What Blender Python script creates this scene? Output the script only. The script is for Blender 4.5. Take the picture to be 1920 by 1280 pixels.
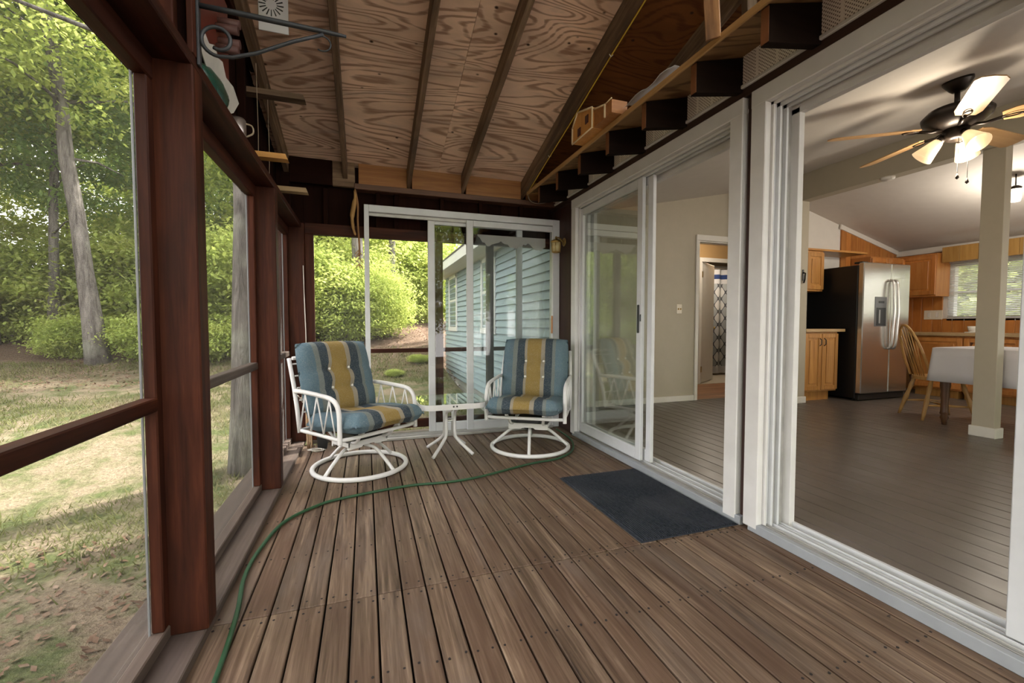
import bpy, bmesh, math, random
from mathutils import Vector, Matrix
import numpy as np
random.seed(7); np.random.seed(7)
PI = math.pi
for o in list(bpy.data.objects): bpy.data.objects.remove(o)
S = bpy.context.scene
C = S.collection

# ---------------------------------------------------------------- camera
cam = bpy.data.cameras.new('camera'); cam.sensor_width = 36.0; cam.lens = 36.0*812/1920
cam.clip_start = 0.02; cam.clip_end = 400
camo = bpy.data.objects.new('camera', cam); C.objects.link(camo)
camo.location = (0, 0, 1.05)
camo.rotation_euler = (math.radians(90-2.3), 0, math.radians(-18.64))
S.camera = camo
# ---------------------------------------------------------------- world, sun, exposure
W = bpy.data.worlds.new('world'); S.world = W; W.use_nodes = True
wn = W.node_tree.nodes; wl = W.node_tree.links; wn.clear()
sky = wn.new('ShaderNodeTexSky'); sky.sky_type = 'NISHITA'; sky.sun_disc = False
sky.sun_elevation = math.radians(48); sky.sun_rotation = math.radians(60); sky.air_density = 1.0
sky.dust_density = 3.0; sky.ozone_density = 1.0
mixw = wn.new('ShaderNodeMix'); mixw.data_type = 'RGBA'; mixw.inputs['Factor'].default_value = 0.72
mixw.inputs['B'].default_value = (8.7, 8.15, 7.9, 1)
bg = wn.new('ShaderNodeBackground'); bg.inputs['Strength'].default_value = 0.48
wo = wn.new('ShaderNodeOutputWorld')
wl.new(sky.outputs[0], mixw.inputs['A']); wl.new(mixw.outputs['Result'], bg.inputs['Color']); wl.new(bg.outputs[0], wo.inputs[0])
TOSUN = Vector((0.85, 0.46, 1.0)).normalized()
sun = bpy.data.lights.new('sun', 'SUN'); sun.energy = 12.0; sun.angle = math.radians(1.2); sun.color = (1.0, 0.95, 0.85)
suno = bpy.data.objects.new('sun', sun); C.objects.link(suno); suno.location = (12, 8, 20)
suno.rotation_euler = TOSUN.to_track_quat('Z', 'Y').to_euler()
S.view_settings.view_transform = 'Standard'; S.view_settings.look = 'None'
S.view_settings.exposure = 1.36; S.view_settings.gamma = 1.0; S.view_settings.use_curve_mapping = False

# ---------------------------------------------------------------- materials
def newmat(name):
    m = bpy.data.materials.new(name); m.use_nodes = True
    nt = m.node_tree; nt.nodes.clear()
    out = nt.nodes.new('ShaderNodeOutputMaterial')
    return m, nt, out
def N(nt, t, **kw):
    n = nt.nodes.new(t)
    for k, v in kw.items():
        if k in n.inputs.keys() if hasattr(n.inputs, 'keys') else False: n.inputs[k].default_value = v
        else: setattr(n, k, v)
    return n
def bsdf(nt, out, col=(0.5,0.5,0.5), rough=0.6, metal=0.0, spec=0.5):
    b = nt.nodes.new('ShaderNodeBsdfPrincipled')
    b.inputs['Base Color'].default_value = (*col, 1); b.inputs['Roughness'].default_value = rough
    b.inputs['Metallic'].default_value = metal
    b.inputs['Specular IOR Level'].default_value = spec
    nt.links.new(b.outputs[0], out.inputs[0]); return b
def coords(nt, scale=(1,1,1), rnd=True, kind='Object'):
    tc = nt.nodes.new('ShaderNodeTexCoord')
    mp = nt.nodes.new('ShaderNodeMapping'); mp.inputs['Scale'].default_value = scale
    if rnd:
        oi = nt.nodes.new('ShaderNodeObjectInfo')
        vm = nt.nodes.new('ShaderNodeVectorMath'); vm.operation = 'SCALE'
        vm.inputs[0].default_value = (41.0, 67.0, 29.0)
        nt.links.new(oi.outputs['Random'], vm.inputs['Scale'])
        ad = nt.nodes.new('ShaderNodeVectorMath'); ad.operation = 'ADD'
        nt.links.new(tc.outputs[kind], ad.inputs[0]); nt.links.new(vm.outputs[0], ad.inputs[1])
        nt.links.new(ad.outputs[0], mp.inputs['Vector'])
    else:
        nt.links.new(tc.outputs[kind], mp.inputs['Vector'])
    return mp.outputs[0]
def noise(nt, vec, scale, detail=4, rough=0.55, dist=0.0):
    n = nt.nodes.new('ShaderNodeTexNoise'); n.inputs['Scale'].default_value = scale
    n.inputs['Detail'].default_value = detail; n.inputs['Roughness'].default_value = rough
    n.inputs['Distortion'].default_value = dist
    nt.links.new(vec, n.inputs['Vector']); return n.outputs['Fac']
def ramp(nt, fac, stops, interp='LINEAR'):
    r = nt.nodes.new('ShaderNodeValToRGB'); r.color_ramp.interpolation = interp
    e = r.color_ramp.elements
    while len(e) < len(stops): e.new(0.5)
    for i, (p, c) in enumerate(stops):
        e[i].position = p; e[i].color = (*c, 1) if len(c) == 3 else c
    nt.links.new(fac, r.inputs[0]); return r.outputs[0]
def mixc(nt, a, b, fac, blend='MIX'):
    m = nt.nodes.new('ShaderNodeMix'); m.data_type = 'RGBA'; m.blend_type = blend
    for s, v in (('A', a), ('B', b)):
        if isinstance(v, tuple): m.inputs[s].default_value = (*v, 1)
        else: nt.links.new(v, m.inputs[s])
    if isinstance(fac, (int, float)): m.inputs['Factor'].default_value = fac
    else: nt.links.new(fac, m.inputs['Factor'])
    return m.outputs['Result']
def math_(nt, op, a, b=None, c=None):
    m = nt.nodes.new('ShaderNodeMath'); m.operation = op
    for i, v in enumerate((a, b, c)):
        if v is None: continue
        if isinstance(v, (int, float)): m.inputs[i].default_value = v
        else: nt.links.new(v, m.inputs[i])
    return m.outputs[0]
def bump(nt, b, h, strength=0.3, dist=0.01):
    n = nt.nodes.new('ShaderNodeBump'); n.inputs['Strength'].default_value = strength; n.inputs['Distance'].default_value = dist
    nt.links.new(h, n.inputs['Height']); nt.links.new(n.outputs[0], b.inputs['Normal'])
_cache = {}
def plain(name, col, rough=0.6, metal=0.0, spec=0.5, vary=0.0):
    k = ('p', name)
    if k in _cache: return _cache[k]
    m, nt, out = newmat(name); b = bsdf(nt, out, col, rough, metal, spec)
    if vary:
        v = coords(nt); f = noise(nt, v, 9, 5)
        c = ramp(nt, f, [(0.25, tuple(x*(1-vary) for x in col)), (0.75, tuple(min(1, x*(1+vary)) for x in col))])
        nt.links.new(c, b.inputs['Base Color'])
    _cache[k] = m; return m
def wood(name, stops, axis='y', rough=0.6, fine=1.0, blot=None, bscale=3.0, rnd_amt=0.25, spec=0.4, bumps=0.25, knots=None):
    k = ('w', name, axis)
    if k in _cache: return _cache[k]
    m, nt, out = newmat(name + '_' + axis); b = bsdf(nt, out, (0.3,0.2,0.1), rough, 0, spec)
    lo, hi = 1.3, 26.0*fine
    sc = {'x': (lo, hi, hi), 'y': (hi, lo, hi), 'z': (hi, hi, lo)}[axis]
    v = coords(nt, sc); v2 = coords(nt, {'x': (.5,2,2), 'y': (2,.5,2), 'z': (2,2,.5)}[axis])
    f1 = noise(nt, v, 1.0, 5, 0.6, 0.6)
    f2 = noise(nt, v, 4.3, 3, 0.6)
    f = math_(nt, 'ADD', math_(nt, 'MULTIPLY', f1, 0.75), math_(nt, 'MULTIPLY', f2, 0.25))
    c = ramp(nt, f, stops)
    if blot:
        fb = noise(nt, v2, bscale, 5, 0.6, 0.4)
        mk = ramp(nt, fb, [(0.48, (0,0,0)), (0.68, (1,1,1))])
        c = mixc(nt, c, blot, math_(nt, 'MULTIPLY', mk, 0.75))
    if knots:
        vo = nt.nodes.new('ShaderNodeTexVoronoi'); vo.inputs['Scale'].default_value = 2.2
        sk = {'x': (.8,3,3), 'y': (3,.8,3), 'z': (3,3,.8)}[axis]
        nt.links.new(coords(nt, sk), vo.inputs['Vector'])
        mk = ramp(nt, vo.outputs['Distance'], [(0.05, (1,1,1)), (0.14, (0,0,0))])
        c = mixc(nt, c, knots, mk)
    oi = nt.nodes.new('ShaderNodeObjectInfo')
    br = math_(nt, 'ADD', math_(nt, 'MULTIPLY', oi.outputs['Random'], 2*rnd_amt), 1-rnd_amt)
    hs = nt.nodes.new('ShaderNodeHueSaturation'); nt.links.new(c, hs.inputs['Color']); nt.links.new(br, hs.inputs['Value'])
    nt.links.new(hs.outputs[0], b.inputs['Base Color'])
    if bumps: bump(nt, b, f, bumps, 0.004)
    _cache[k] = m; return m

def redwood(ax):
    return wood('stained_red_wood', [(0.3,(0.016,0.0045,0.0022)), (0.5,(0.043,0.0115,0.0052)), (0.72,(0.088,0.025,0.011))], ax, 0.6, 0.8, blot=(0.018,0.0065,0.004), rnd_amt=0.15, spec=0.14)
def darkwood(ax):
    return wood('dark_red_board', [(0.3,(0.008,0.0026,0.0018)), (0.7,(0.019,0.006,0.0036))], ax, 0.9, 0.6, rnd_amt=0.2, spec=0.08)
def rafterwood(ax):
    return wood('old_rafter_wood', [(0.3,(0.072,0.042,0.024)), (0.5,(0.160,0.098,0.058)), (0.72,(0.30,0.200,0.125))], ax, 0.8, 0.8, blot=(0.050,0.032,0.021), rnd_amt=0.2)
def sillwood(ax):
    return wood('weathered_sill_wood', [(0.3,(0.050,0.034,0.026)), (0.5,(0.085,0.060,0.047)), (0.75,(0.14,0.106,0.086))], ax, 0.7, 0.8, blot=(0.055,0.040,0.033), rnd_amt=0.1)
def deckwood(ax='y'):
    k = ('deck', ax)
    if k in _cache: return _cache[k]
    m, nt, out = newmat('weathered_deck_board'); b = bsdf(nt, out, (0.2,0.1,0.1), 0.62, 0, 0.35)
    v = coords(nt, (30, 1.4, 30)); vf = coords(nt, (95, 3.5, 95)); vb = coords(nt, (3.2, 0.8, 3.2)); vs = coords(nt, (10, 10, 10))
    f1 = noise(nt, v, 1.0, 5, 0.6, 1.2); f2 = noise(nt, vf, 1.0, 3, 0.6, 0.3)
    f = math_(nt, 'ADD', math_(nt, 'MULTIPLY', f1, 0.62), math_(nt, 'MULTIPLY', f2, 0.38))
    c = ramp(nt, f, [(0.32,(0.034,0.020,0.0125)), (0.44,(0.092,0.058,0.036)), (0.55,(0.152,0.101,0.066)), (0.70,(0.29,0.208,0.142))])
    fb = noise(nt, vb, 1.0, 5, 0.6, 0.5)
    c = mixc(nt, c, (0.078,0.040,0.024), math_(nt, 'MULTIPLY', ramp(nt, fb, [(0.42,(0,0,0)), (0.66,(1,1,1))]), 0.68))
    fg = noise(nt, coords(nt, (2.2,0.6,2.2)), 1.7, 5, 0.65)
    c = mixc(nt, c, (0.155,0.120,0.096), math_(nt, 'MULTIPLY', ramp(nt, fg, [(0.52,(0,0,0)), (0.72,(1,1,1))]), 0.6))
    fs = noise(nt, vs, 2.2, 3, 0.7)
    c = mixc(nt, c, (0.022,0.013,0.01), ramp(nt, fs, [(0.69,(0,0,0)), (0.75,(1,1,1))]))
    oi = nt.nodes.new('ShaderNodeObjectInfo'); br = math_(nt, 'ADD', math_(nt, 'MULTIPLY', oi.outputs['Random'], 0.3), 0.85)
    hs = nt.nodes.new('ShaderNodeHueSaturation'); nt.links.new(c, hs.inputs['Color']); nt.links.new(br, hs.inputs['Value'])
    nt.links.new(hs.outputs[0], b.inputs['Base Color']); bump(nt, b, f, 0.35, 0.003)
    _cache[k] = m; return m
def plymat(name, base, line, stain):
    m, nt, out = newmat(name); b = bsdf(nt, out, base, 0.72, 0, 0.3)
    v = coords(nt, (0.55, 2.1, 1)); n1 = noise(nt, v, 1.0, 2.0, 0.45, 0.6)
    ph = math_(nt, 'MULTIPLY', n1, 150.0)
    sn = math_(nt, 'SINE', ph)
    vj = coords(nt, (3.0, 40, 1)); nj = noise(nt, vj, 1.0, 4, 0.6)
    s2 = math_(nt, 'ADD', math_(nt, 'MULTIPLY', sn, 0.5), math_(nt, 'MULTIPLY', math_(nt, 'SUBTRACT', nj, 0.5), 1.5))
    mk = ramp(nt, s2, [(0.06,(0,0,0)), (0.52,(1,1,1))])
    fb = noise(nt, coords(nt, (1.1, 2.6, 1)), 1.3, 5, 0.6, 0.5)
    c0 = ramp(nt, fb, [(0.3, tuple(x*0.72 for x in base)), (0.55, base), (0.8, tuple(min(1, x*1.22) for x in base))])
    c = mixc(nt, c0, line, math_(nt, 'MULTIPLY', mk, 0.78))
    fs = noise(nt, coords(nt, (1.2, 5.0, 1)), 1.6, 4, 0.6, 0.8)
    c = mixc(nt, c, stain, math_(nt, 'MULTIPLY', ramp(nt, fs, [(0.58,(0,0,0)), (0.74,(1,1,1))]), 0.62))
    vo = nt.nodes.new('ShaderNodeTexVoronoi'); vo.inputs['Scale'].default_value = 6.0; nt.links.new(coords(nt, (1, 1.4, 1)), vo.inputs['Vector'])
    c = mixc(nt, c, (0.045,0.02,0.012), ramp(nt, vo.outputs['Distance'], [(0.045,(1,1,1)), (0.10,(0,0,0))]))
    nt.links.new(c, b.inputs['Base Color']); bump(nt, b, mk, 0.12, 0.002)
    return m
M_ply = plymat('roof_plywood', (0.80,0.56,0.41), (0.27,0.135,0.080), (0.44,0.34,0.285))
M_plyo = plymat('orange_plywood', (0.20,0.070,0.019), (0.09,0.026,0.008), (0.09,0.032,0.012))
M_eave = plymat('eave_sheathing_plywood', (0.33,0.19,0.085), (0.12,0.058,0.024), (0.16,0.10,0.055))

def glassmat(name, tint=(0.97,0.99,0.98), ior=1.5, extra=0.0):
    m, nt, out = newmat(name)
    tr = nt.nodes.new('ShaderNodeBsdfTransparent'); tr.inputs[0].default_value = (*tint, 1)
    gl = nt.nodes.new('ShaderNodeBsdfGlossy'); gl.inputs['Roughness'].default_value = 0.015; gl.inputs[0].default_value = (1,1,1,1)
    lw = nt.nodes.new('ShaderNodeLayerWeight'); lw.inputs['Blend'].default_value = 0.5
    f0 = ((ior-1)/(ior+1))**2+extra
    f = math_(nt, 'ADD', math_(nt, 'MULTIPLY', math_(nt, 'POWER', lw.outputs['Facing'], 4.0), 1-f0), f0)
    mx = nt.nodes.new('ShaderNodeMixShader'); nt.links.new(f, mx.inputs[0])
    nt.links.new(tr.outputs[0], mx.inputs[1]); nt.links.new(gl.outputs[0], mx.inputs[2]); nt.links.new(mx.outputs[0], out.inputs[0])
    return m
M_glass = glassmat('door_glass', (0.95,0.97,0.95), 1.5, 0.10)
M_glass_end = glassmat('slider_glass', (0.95,0.97,0.97), 1.35)
M_table_glass = glassmat('table_glass', (0.90,0.95,0.93), 1.45)
def veil(name, col, op):      # thin translucent sheet: mesh, film, curtain
    m, nt, out = newmat(name)
    tr = nt.nodes.new('ShaderNodeBsdfTransparent'); df = nt.nodes.new('ShaderNodeBsdfDiffuse'); df.inputs[0].default_value = (*col, 1)
    tl = nt.nodes.new('ShaderNodeBsdfTranslucent'); tl.inputs[0].default_value = (*col, 1)
    ad = nt.nodes.new('ShaderNodeMixShader'); ad.inputs[0].default_value = 0.4; nt.links.new(df.outputs[0], ad.inputs[1]); nt.links.new(tl.outputs[0], ad.inputs[2])
    mx = nt.nodes.new('ShaderNodeMixShader'); mx.inputs[0].default_value = op
    nt.links.new(tr.outputs[0], mx.inputs[1]); nt.links.new(ad.outputs[0], mx.inputs[2]); nt.links.new(mx.outputs[0], out.inputs[0])
    return m
def screenmat():
    m, nt, out = newmat('insect_screen')
    tr = nt.nodes.new('ShaderNodeBsdfTransparent'); df = nt.nodes.new('ShaderNodeBsdfDiffuse'); df.inputs[0].default_value = (0.16,0.16,0.155,1)
    tc = coords(nt, (1,1,1), False)
    sx = nt.nodes.new('ShaderNodeSeparateXYZ'); nt.links.new(tc, sx.inputs[0])
    def line(s):
        a = math_(nt, 'FRACT', math_(nt, 'MULTIPLY', s, 420.0)); return math_(nt, 'LESS_THAN', a, 0.13)
    lu = nt.nodes.new('ShaderNodeLayerWeight'); lu.inputs['Blend'].default_value = 0.28
    f = math_(nt, 'MAXIMUM', line(sx.outputs['Z']), line(math_(nt, 'ADD', sx.outputs['X'], sx.outputs['Y'])))
    f = math_(nt, 'MULTIPLY', f, 0.55)
    f = math_(nt, 'MINIMUM', math_(nt, 'ADD', f, math_(nt, 'MULTIPLY', lu.outputs['Facing'], 0.26)), 0.8)
    mx = nt.nodes.new('ShaderNodeMixShader'); nt.links.new(f, mx.inputs[0])
    nt.links.new(tr.outputs[0], mx.inputs[1]); nt.links.new(df.outputs[0], mx.inputs[2]); nt.links.new(mx.outputs[0], out.inputs[0])
    return m
M_screen = screenmat()
M_film = veil('fogged_film', (0.75,0.82,0.82), 0.07)
M_poly = veil('clear_plastic_sheet', (0.75,0.75,0.72), 0.55)
M_white = plain('white_painted_metal', (0.54,0.55,0.56), 0.45, 0, 0.4, 0.06)
M_trim = plain('white_trim_paint', (0.58,0.57,0.555), 0.5, 0, 0.4, 0.06)
M_alum = plain('aluminium_track', (0.40,0.39,0.37), 0.5, 0.25, 0.5, 0.2)
M_graysill = plain('grey_painted_sill', (0.27,0.285,0.30), 0.55, 0, 0.4, 0.1)
M_brownwall = wood('dark_brown_siding', [(0.3,(0.020,0.008,0.005)), (0.7,(0.045,0.017,0.012))], 'z', 0.55, 0.5, rnd_amt=0.1)
M_tail = wood('dark_rafter_tail', [(0.3,(0.007,0.004,0.003)), (0.7,(0.016,0.009,0.006))], 'x', 0.95, 0.6, rnd_amt=0.1, spec=0.1)
M_endgrain = plain('orange_end_grain', (0.17,0.065,0.024), 0.7, 0, 0.3, 0.25)
M_beige = plain('beige_wall_paint', (0.44,0.395,0.31), 0.75, 0, 0.3, 0.03)
M_ceilw = plain('ceiling_paint', (0.60,0.56,0.52), 0.8, 0, 0.3, 0.03)
M_intwhite = plain('interior_white_paint', (0.70,0.67,0.62), 0.55, 0, 0.4, 0.03)
M_cream = plain('cream_plastic', (0.72,0.66,0.54), 0.45)
M_black = plain('black_enamel', (0.006,0.006,0.007), 0.42)
M_blackp = plain('black_plastic', (0.012,0.012,0.013), 0.45)
M_iron = plain('wrought_iron', (0.035,0.037,0.040), 0.55, 0.4, 0.5, 0.3)
M_brass = plain('aged_brass', (0.45,0.30,0.10), 0.35, 0.85, 0.5, 0.25)
M_bronze = plain('oiled_bronze', (0.020,0.014,0.011), 0.35, 0.5)
M_chrome = plain('brushed_handle_steel', (0.62,0.60,0.58), 0.25, 0.9)
def intfloor():
    m, nt, out = newmat('grey_painted_floor_board'); b = bsdf(nt, out, (0.2,0.17,0.15), 0.33, 0, 0.5)
    f = noise(nt, coords(nt, (14, 1.5, 14)), 1.0, 5, 0.6); f2 = noise(nt, coords(nt), 5, 4)
    c = ramp(nt, f, [(0.3,(0.110,0.093,0.083)), (0.7,(0.150,0.128,0.114))])
    nt.links.new(c, b.inputs['Base Color']); nt.links.new(math_(nt, 'ADD', math_(nt, 'MULTIPLY', f2, 0.25), 0.22), b.inputs['Roughness'])
    bump(nt, b, f, 0.15, 0.002); return m
M_ifloor = intfloor()
def oak(ax='z'):
    return wood('honey_oak', [(0.3,(0.36,0.15,0.035)), (0.5,(0.50,0.24,0.065)), (0.7,(0.60,0.32,0.10))], ax, 0.35, 0.8, rnd_amt=0.1, spec=0.5)
def pine(ax='z'):
    return wood('knotty_pine', [(0.3,(0.34,0.115,0.022)), (0.5,(0.46,0.175,0.040)), (0.7,(0.54,0.24,0.065))], ax, 0.4, 0.5, rnd_amt=0.16, spec=0.5, knots=(0.10,0.03,0.008))
def steel():
    m, nt, out = newmat('stainless_steel'); b = bsdf(nt, out, (0.55,0.53,0.50), 0.22, 0.95)
    f = noise(nt, coords(nt, (2, 2, 160)), 1.0, 3, 0.6)
    nt.links.new(math_(nt, 'ADD', math_(nt, 'MULTIPLY', f, 0.14), 0.15), b.inputs['Roughness'])
    f2 = noise(nt, coords(nt, (1,1,1)), 2.5, 2); bump(nt, b, f2, 0.12, 0.02)
    return m
M_steel = steel()
def perforated():
    m, nt, out = newmat('perforated_white_vent'); b = bsdf(nt, out, (0.88,0.84,0.78), 0.5)
    v = coords(nt, (1,1,1), False); sx = nt.nodes.new('ShaderNodeSeparateXYZ'); nt.links.new(v, sx.inputs[0])
    def f(s, o=0.0): return math_(nt, 'SUBTRACT', math_(nt, 'FRACT', math_(nt, 'ADD', math_(nt, 'MULTIPLY', s, 62.0), o)), 0.5)
    a = f(math_(nt, 'ADD', sx.outputs['Y'], sx.outputs['Z'])); c = f(math_(nt, 'SUBTRACT', sx.outputs['Y'], sx.outputs['Z']))
    d = math_(nt, 'ADD', math_(nt, 'POWER', a, 2.0), math_(nt, 'POWER', c, 2.0))
    hole = math_(nt, 'LESS_THAN', d, 0.085)
    rib = math_(nt, 'LESS_THAN', math_(nt, 'FRACT', math_(nt, 'MULTIPLY', sx.outputs['Y'], 9.0)), 0.13)
    hole = math_(nt, 'MULTIPLY', hole, math_(nt, 'SUBTRACT', 1.0, rib))
    nt.links.new(mixc(nt, (0.88,0.84,0.78), (0.20,0.17,0.14), hole), b.inputs['Base Color']); return m
M_vent = perforated()
def cushionmat(ax):
    m, nt, out = newmat('striped_cushion_fabric'); b = bsdf(nt, out, (0.2,0.3,0.4), 0.9, 0, 0.15)
    v = coords(nt, (1,1,1), False); sx = nt.nodes.new('ShaderNodeSeparateXYZ'); nt.links.new(v, sx.inputs[0])
    u = math_(nt, 'ADD', math_(nt, 'MULTIPLY', sx.outputs['X'], 1/0.60), 0.5)
    bl = (0.085,0.135,0.165); gr = (0.145,0.165,0.155); sl = (0.036,0.052,0.066); be = (0.26,0.23,0.175); go = (0.235,0.163,0.052); lb = (0.098,0.152,0.182)
    c = ramp(nt, u, [(0.0,bl), (0.17,gr), (0.235,sl), (0.345,be), (0.385,go), (0.595,be), (0.655,sl), (0.765,gr), (0.81,lb)], 'CONSTANT')
    f = noise(nt, coords(nt), 160, 3); f2 = noise(nt, coords(nt), 7, 4)
    c = mixc(nt, c, (0.55,0.52,0.45), math_(nt, 'MULTIPLY', ramp(nt, f, [(0.5,(0,0,0)), (0.8,(1,1,1))]), 0.22))
    c = mixc(nt, c, (0.10,0.10,0.09), math_(nt, 'MULTIPLY', ramp(nt, f2, [(0.5,(0,0,0)), (0.75,(1,1,1))]), 0.2))
    nt.links.new(c, b.inputs['Base Color']); bump(nt, b, f2, 0.25, 0.02); return m
M_cush = cushionmat('x')
M_button = plain('white_button', (0.80,0.78,0.74), 0.4)
def ribmat():
    m, nt, out = newmat('ribbed_navy_mat'); b = bsdf(nt, out, (0.03,0.04,0.06), 0.85, 0, 0.2)
    f = noise(nt, coords(nt, (1,1,1), False), 60, 4); f2 = noise(nt, coords(nt, (1,1,1), False), 3, 4)
    c = mixc(nt, ramp(nt, f, [(0.3,(0.013,0.016,0.022)), (0.7,(0.034,0.039,0.050))]), (0.042,0.045,0.054), ramp(nt, f2, [(0.45,(0,0,0)), (0.7,(1,1,1))]))
    nt.links.new(c, b.inputs['Base Color']); return m
M_mat = ribmat()
M_hose = plain('green_hose', (0.016,0.060,0.024), 0.5, 0, 0.4, 0.2)
M_siding = plain('blue_grey_siding', (0.27,0.335,0.36), 0.65, 0, 0.3, 0.05)
def emit(name, col, s):
    m, nt, out = newmat(name); e = nt.nodes.new('ShaderNodeEmission'); e.inputs[0].default_value = (*col, 1); e.inputs[1].default_value = s
    nt.links.new(e.outputs[0], out.inputs[0]); return m
M_bulb = emit('lit_bulb', (1.0,0.80,0.52), 2.5)
def shade():
    m, nt, out = newmat('frosted_glass_shade')
    tl = nt.nodes.new('ShaderNodeBsdfTranslucent'); tl.inputs[0].default_value = (0.55,0.46,0.34,1)
    df = nt.nodes.new('ShaderNodeBsdfDiffuse'); df.inputs[0].default_value = (0.70,0.62,0.50,1)
    tr = nt.nodes.new('ShaderNodeBsdfTransparent')
    a = nt.nodes.new('ShaderNodeMixShader'); a.inputs[0].default_value = 0.6; nt.links.new(df.outputs[0], a.inputs[1]); nt.links.new(tl.outputs[0], a.inputs[2])
    x = nt.nodes.new('ShaderNodeMixShader'); x.inputs[0].default_value = 0.8; nt.links.new(tr.outputs[0], x.inputs[1]); nt.links.new(a.outputs[0], x.inputs[2])
    e = nt.nodes.new('ShaderNodeEmission'); e.inputs[0].default_value = (1.0,0.72,0.42,1); e.inputs[1].default_value = 0.16
    ad = nt.nodes.new('ShaderNodeAddShader'); nt.links.new(x.outputs[0], ad.inputs[0]); nt.links.new(e.outputs[0], ad.inputs[1])
    nt.links.new(ad.outputs[0], out.inputs[0]); return m
M_shade = shade()

# ---------------------------------------------------------------- mesh helpers
class MB:
    def __init__(s): s.v = []; s.f = []; s.sm = []; s.M = None
    def add(s, vs, fs, smooth=False):
        b = len(s.v)
        for p in vs:
            p = Vector(p)
            if s.M is not None: p = s.M @ p
            s.v.append(tuple(p))
        for f in fs: s.f.append(tuple(i+b for i in f)); s.sm.append(smooth)
        return s
    def box(s, lo, hi, c=0.0):
        x0, y0, z0 = lo; x1, y1, z1 = hi
        if x0 > x1: x0, x1 = x1, x0
        if y0 > y1: y0, y1 = y1, y0
        if z0 > z1: z0, z1 = z1, z0
        c = min(c, (x1-x0)*.45, (y1-y0)*.45, (z1-z0)*.45)
        if c <= 0:
            return s.add([(x0,y0,z0),(x1,y0,z0),(x1,y1,z0),(x0,y1,z0),(x0,y0,z1),(x1,y0,z1),(x1,y1,z1),(x0,y1,z1)],
                  [(0,3,2,1),(4,5,6,7),(0,1,5,4),(1,2,6,5),(2,3,7,6),(3,0,4,7)])
        X = (x0, x1); Y = (y0, y1); Z = (z0, z1); vs = []; idx = {}
        for i in (0,1):
            for j in (0,1):
                for k in (0,1):
                    sx, sy, sz = (1 if i == 0 else -1), (1 if j == 0 else -1), (1 if k == 0 else -1)
                    idx[i,j,k,'x'] = len(vs); vs.append((X[i], Y[j]+sy*c, Z[k]+sz*c))
                    idx[i,j,k,'y'] = len(vs); vs.append((X[i]+sx*c, Y[j], Z[k]+sz*c))
                    idx[i,j,k,'z'] = len(vs); vs.append((X[i]+sx*c, Y[j]+sy*c, Z[k]))
        fs = []
        for i in (0,1): 
            q = [idx[i,0,0,'x'], idx[i,1,0,'x'], idx[i,1,1,'x'], idx[i,0,1,'x']]; fs.append(q if i else q[::-1])
            q = [idx[0,i,0,'y'], idx[0,i,1,'y'], idx[1,i,1,'y'], idx[1,i,0,'y']]; fs.append(q if i else q[::-1])
            q = [idx[0,0,i,'z'], idx[1,0,i,'z'], idx[1,1,i,'z'], idx[0,1,i,'z']]; fs.append(q if i else q[::-1])
        for i in (0,1):
            for j in (0,1):
                fl = (i == j)
                q = [idx[i,j,0,'x'], idx[i,j,0,'y'], idx[i,j,1,'y'], idx[i,j,1,'x']]; fs.append(q if fl else q[::-1])
                q = [idx[i,0,j,'x'], idx[i,1,j,'x'], idx[i,1,j,'z'], idx[i,0,j,'z']]; fs.append(q[::-1] if fl else q)
                q = [idx[0,i,j,'y'], idx[1,i,j,'y'], idx[1,i,j,'z'], idx[0,i,j,'z']]; fs.append(q if fl else q[::-1])
        for i in (0,1):
            for j in (0,1):
                for k in (0,1):
                    q = [idx[i,j,k,'x'], idx[i,j,k,'y'], idx[i,j,k,'z']]; fs.append(q if (i+j+k) % 2 == 0 else q[::-1])
        return s.add(vs, fs)
    def tube(s, path, r, n=8, closed=False, caps=True):
        P = [Vector(p) for p in path]; m = len(P)
        R = r if isinstance(r, (list, tuple)) else [r]*m
        rings = []; up = None
        for i in range(m):
            if closed: t = (P[(i+1) % m]-P[i-1])
            else: t = P[min(i+1, m-1)]-P[max(i-1, 0)]
            if t.length < 1e-9: t = Vector((0,0,1))
            t.normalize()
            if up is None:
                up = Vector((0,0,1)) if abs(t.z) < 0.9 else Vector((1,0,0))
            u = t.cross(up); 
            if u.length < 1e-6: u = t.orthogonal()
            u.normalize(); w = u.cross(t).normalized(); up = w
            rings.append([P[i]+(u*math.cos(2*PI*k/n)+w*math.sin(2*PI*k/n))*R[i] for k in range(n)])
        vs = [v for rg in rings for v in rg]; fs = []
        for i in range(m if closed else m-1):
            a = i*n; b = ((i+1) % m)*n
            for k in range(n): fs.append((a+k, b+k, b+(k+1) % n, a+(k+1) % n))
        s.add(vs, fs, True)
        if caps and not closed:
            b0 = len(s.v)-len(vs)
            s.f.append(tuple(b0+k for k in range(n))); s.sm.append(False)
            s.f.append(tuple(b0+(m-1)*n+k for k in range(n-1, -1, -1))); s.sm.append(False)
        return s
    def lathe(s, prof, n=20, cx=0, cy=0, axis=None, origin=(0,0,0), closed_ends=True):
        # prof: (r,z) list; axis: optional Matrix to orient
        vs = []; fs = []
        for (r, z) in prof:
            for k in range(n): vs.append(Vector((cx+r*math.cos(2*PI*k/n), cy+r*math.sin(2*PI*k/n), z)))
        if axis is not None: vs = [axis @ v for v in vs]
        vs = [v+Vector(origin) for v in vs]
        m = len(prof)
        for i in range(m-1):
            for k in range(n): fs.append((i*n+k, i*n+(k+1) % n, (i+1)*n+(k+1) % n, (i+1)*n+k))
        s.add(vs, fs, True)
        if closed_ends:
            b0 = len(s.v)-len(vs)
            s.f.append(tuple(b0+k for k in range(n-1, -1, -1))); s.sm.append(False)
            s.f.append(tuple(b0+(m-1)*n+k for k in range(n))); s.sm.append(False)
        return s
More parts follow.
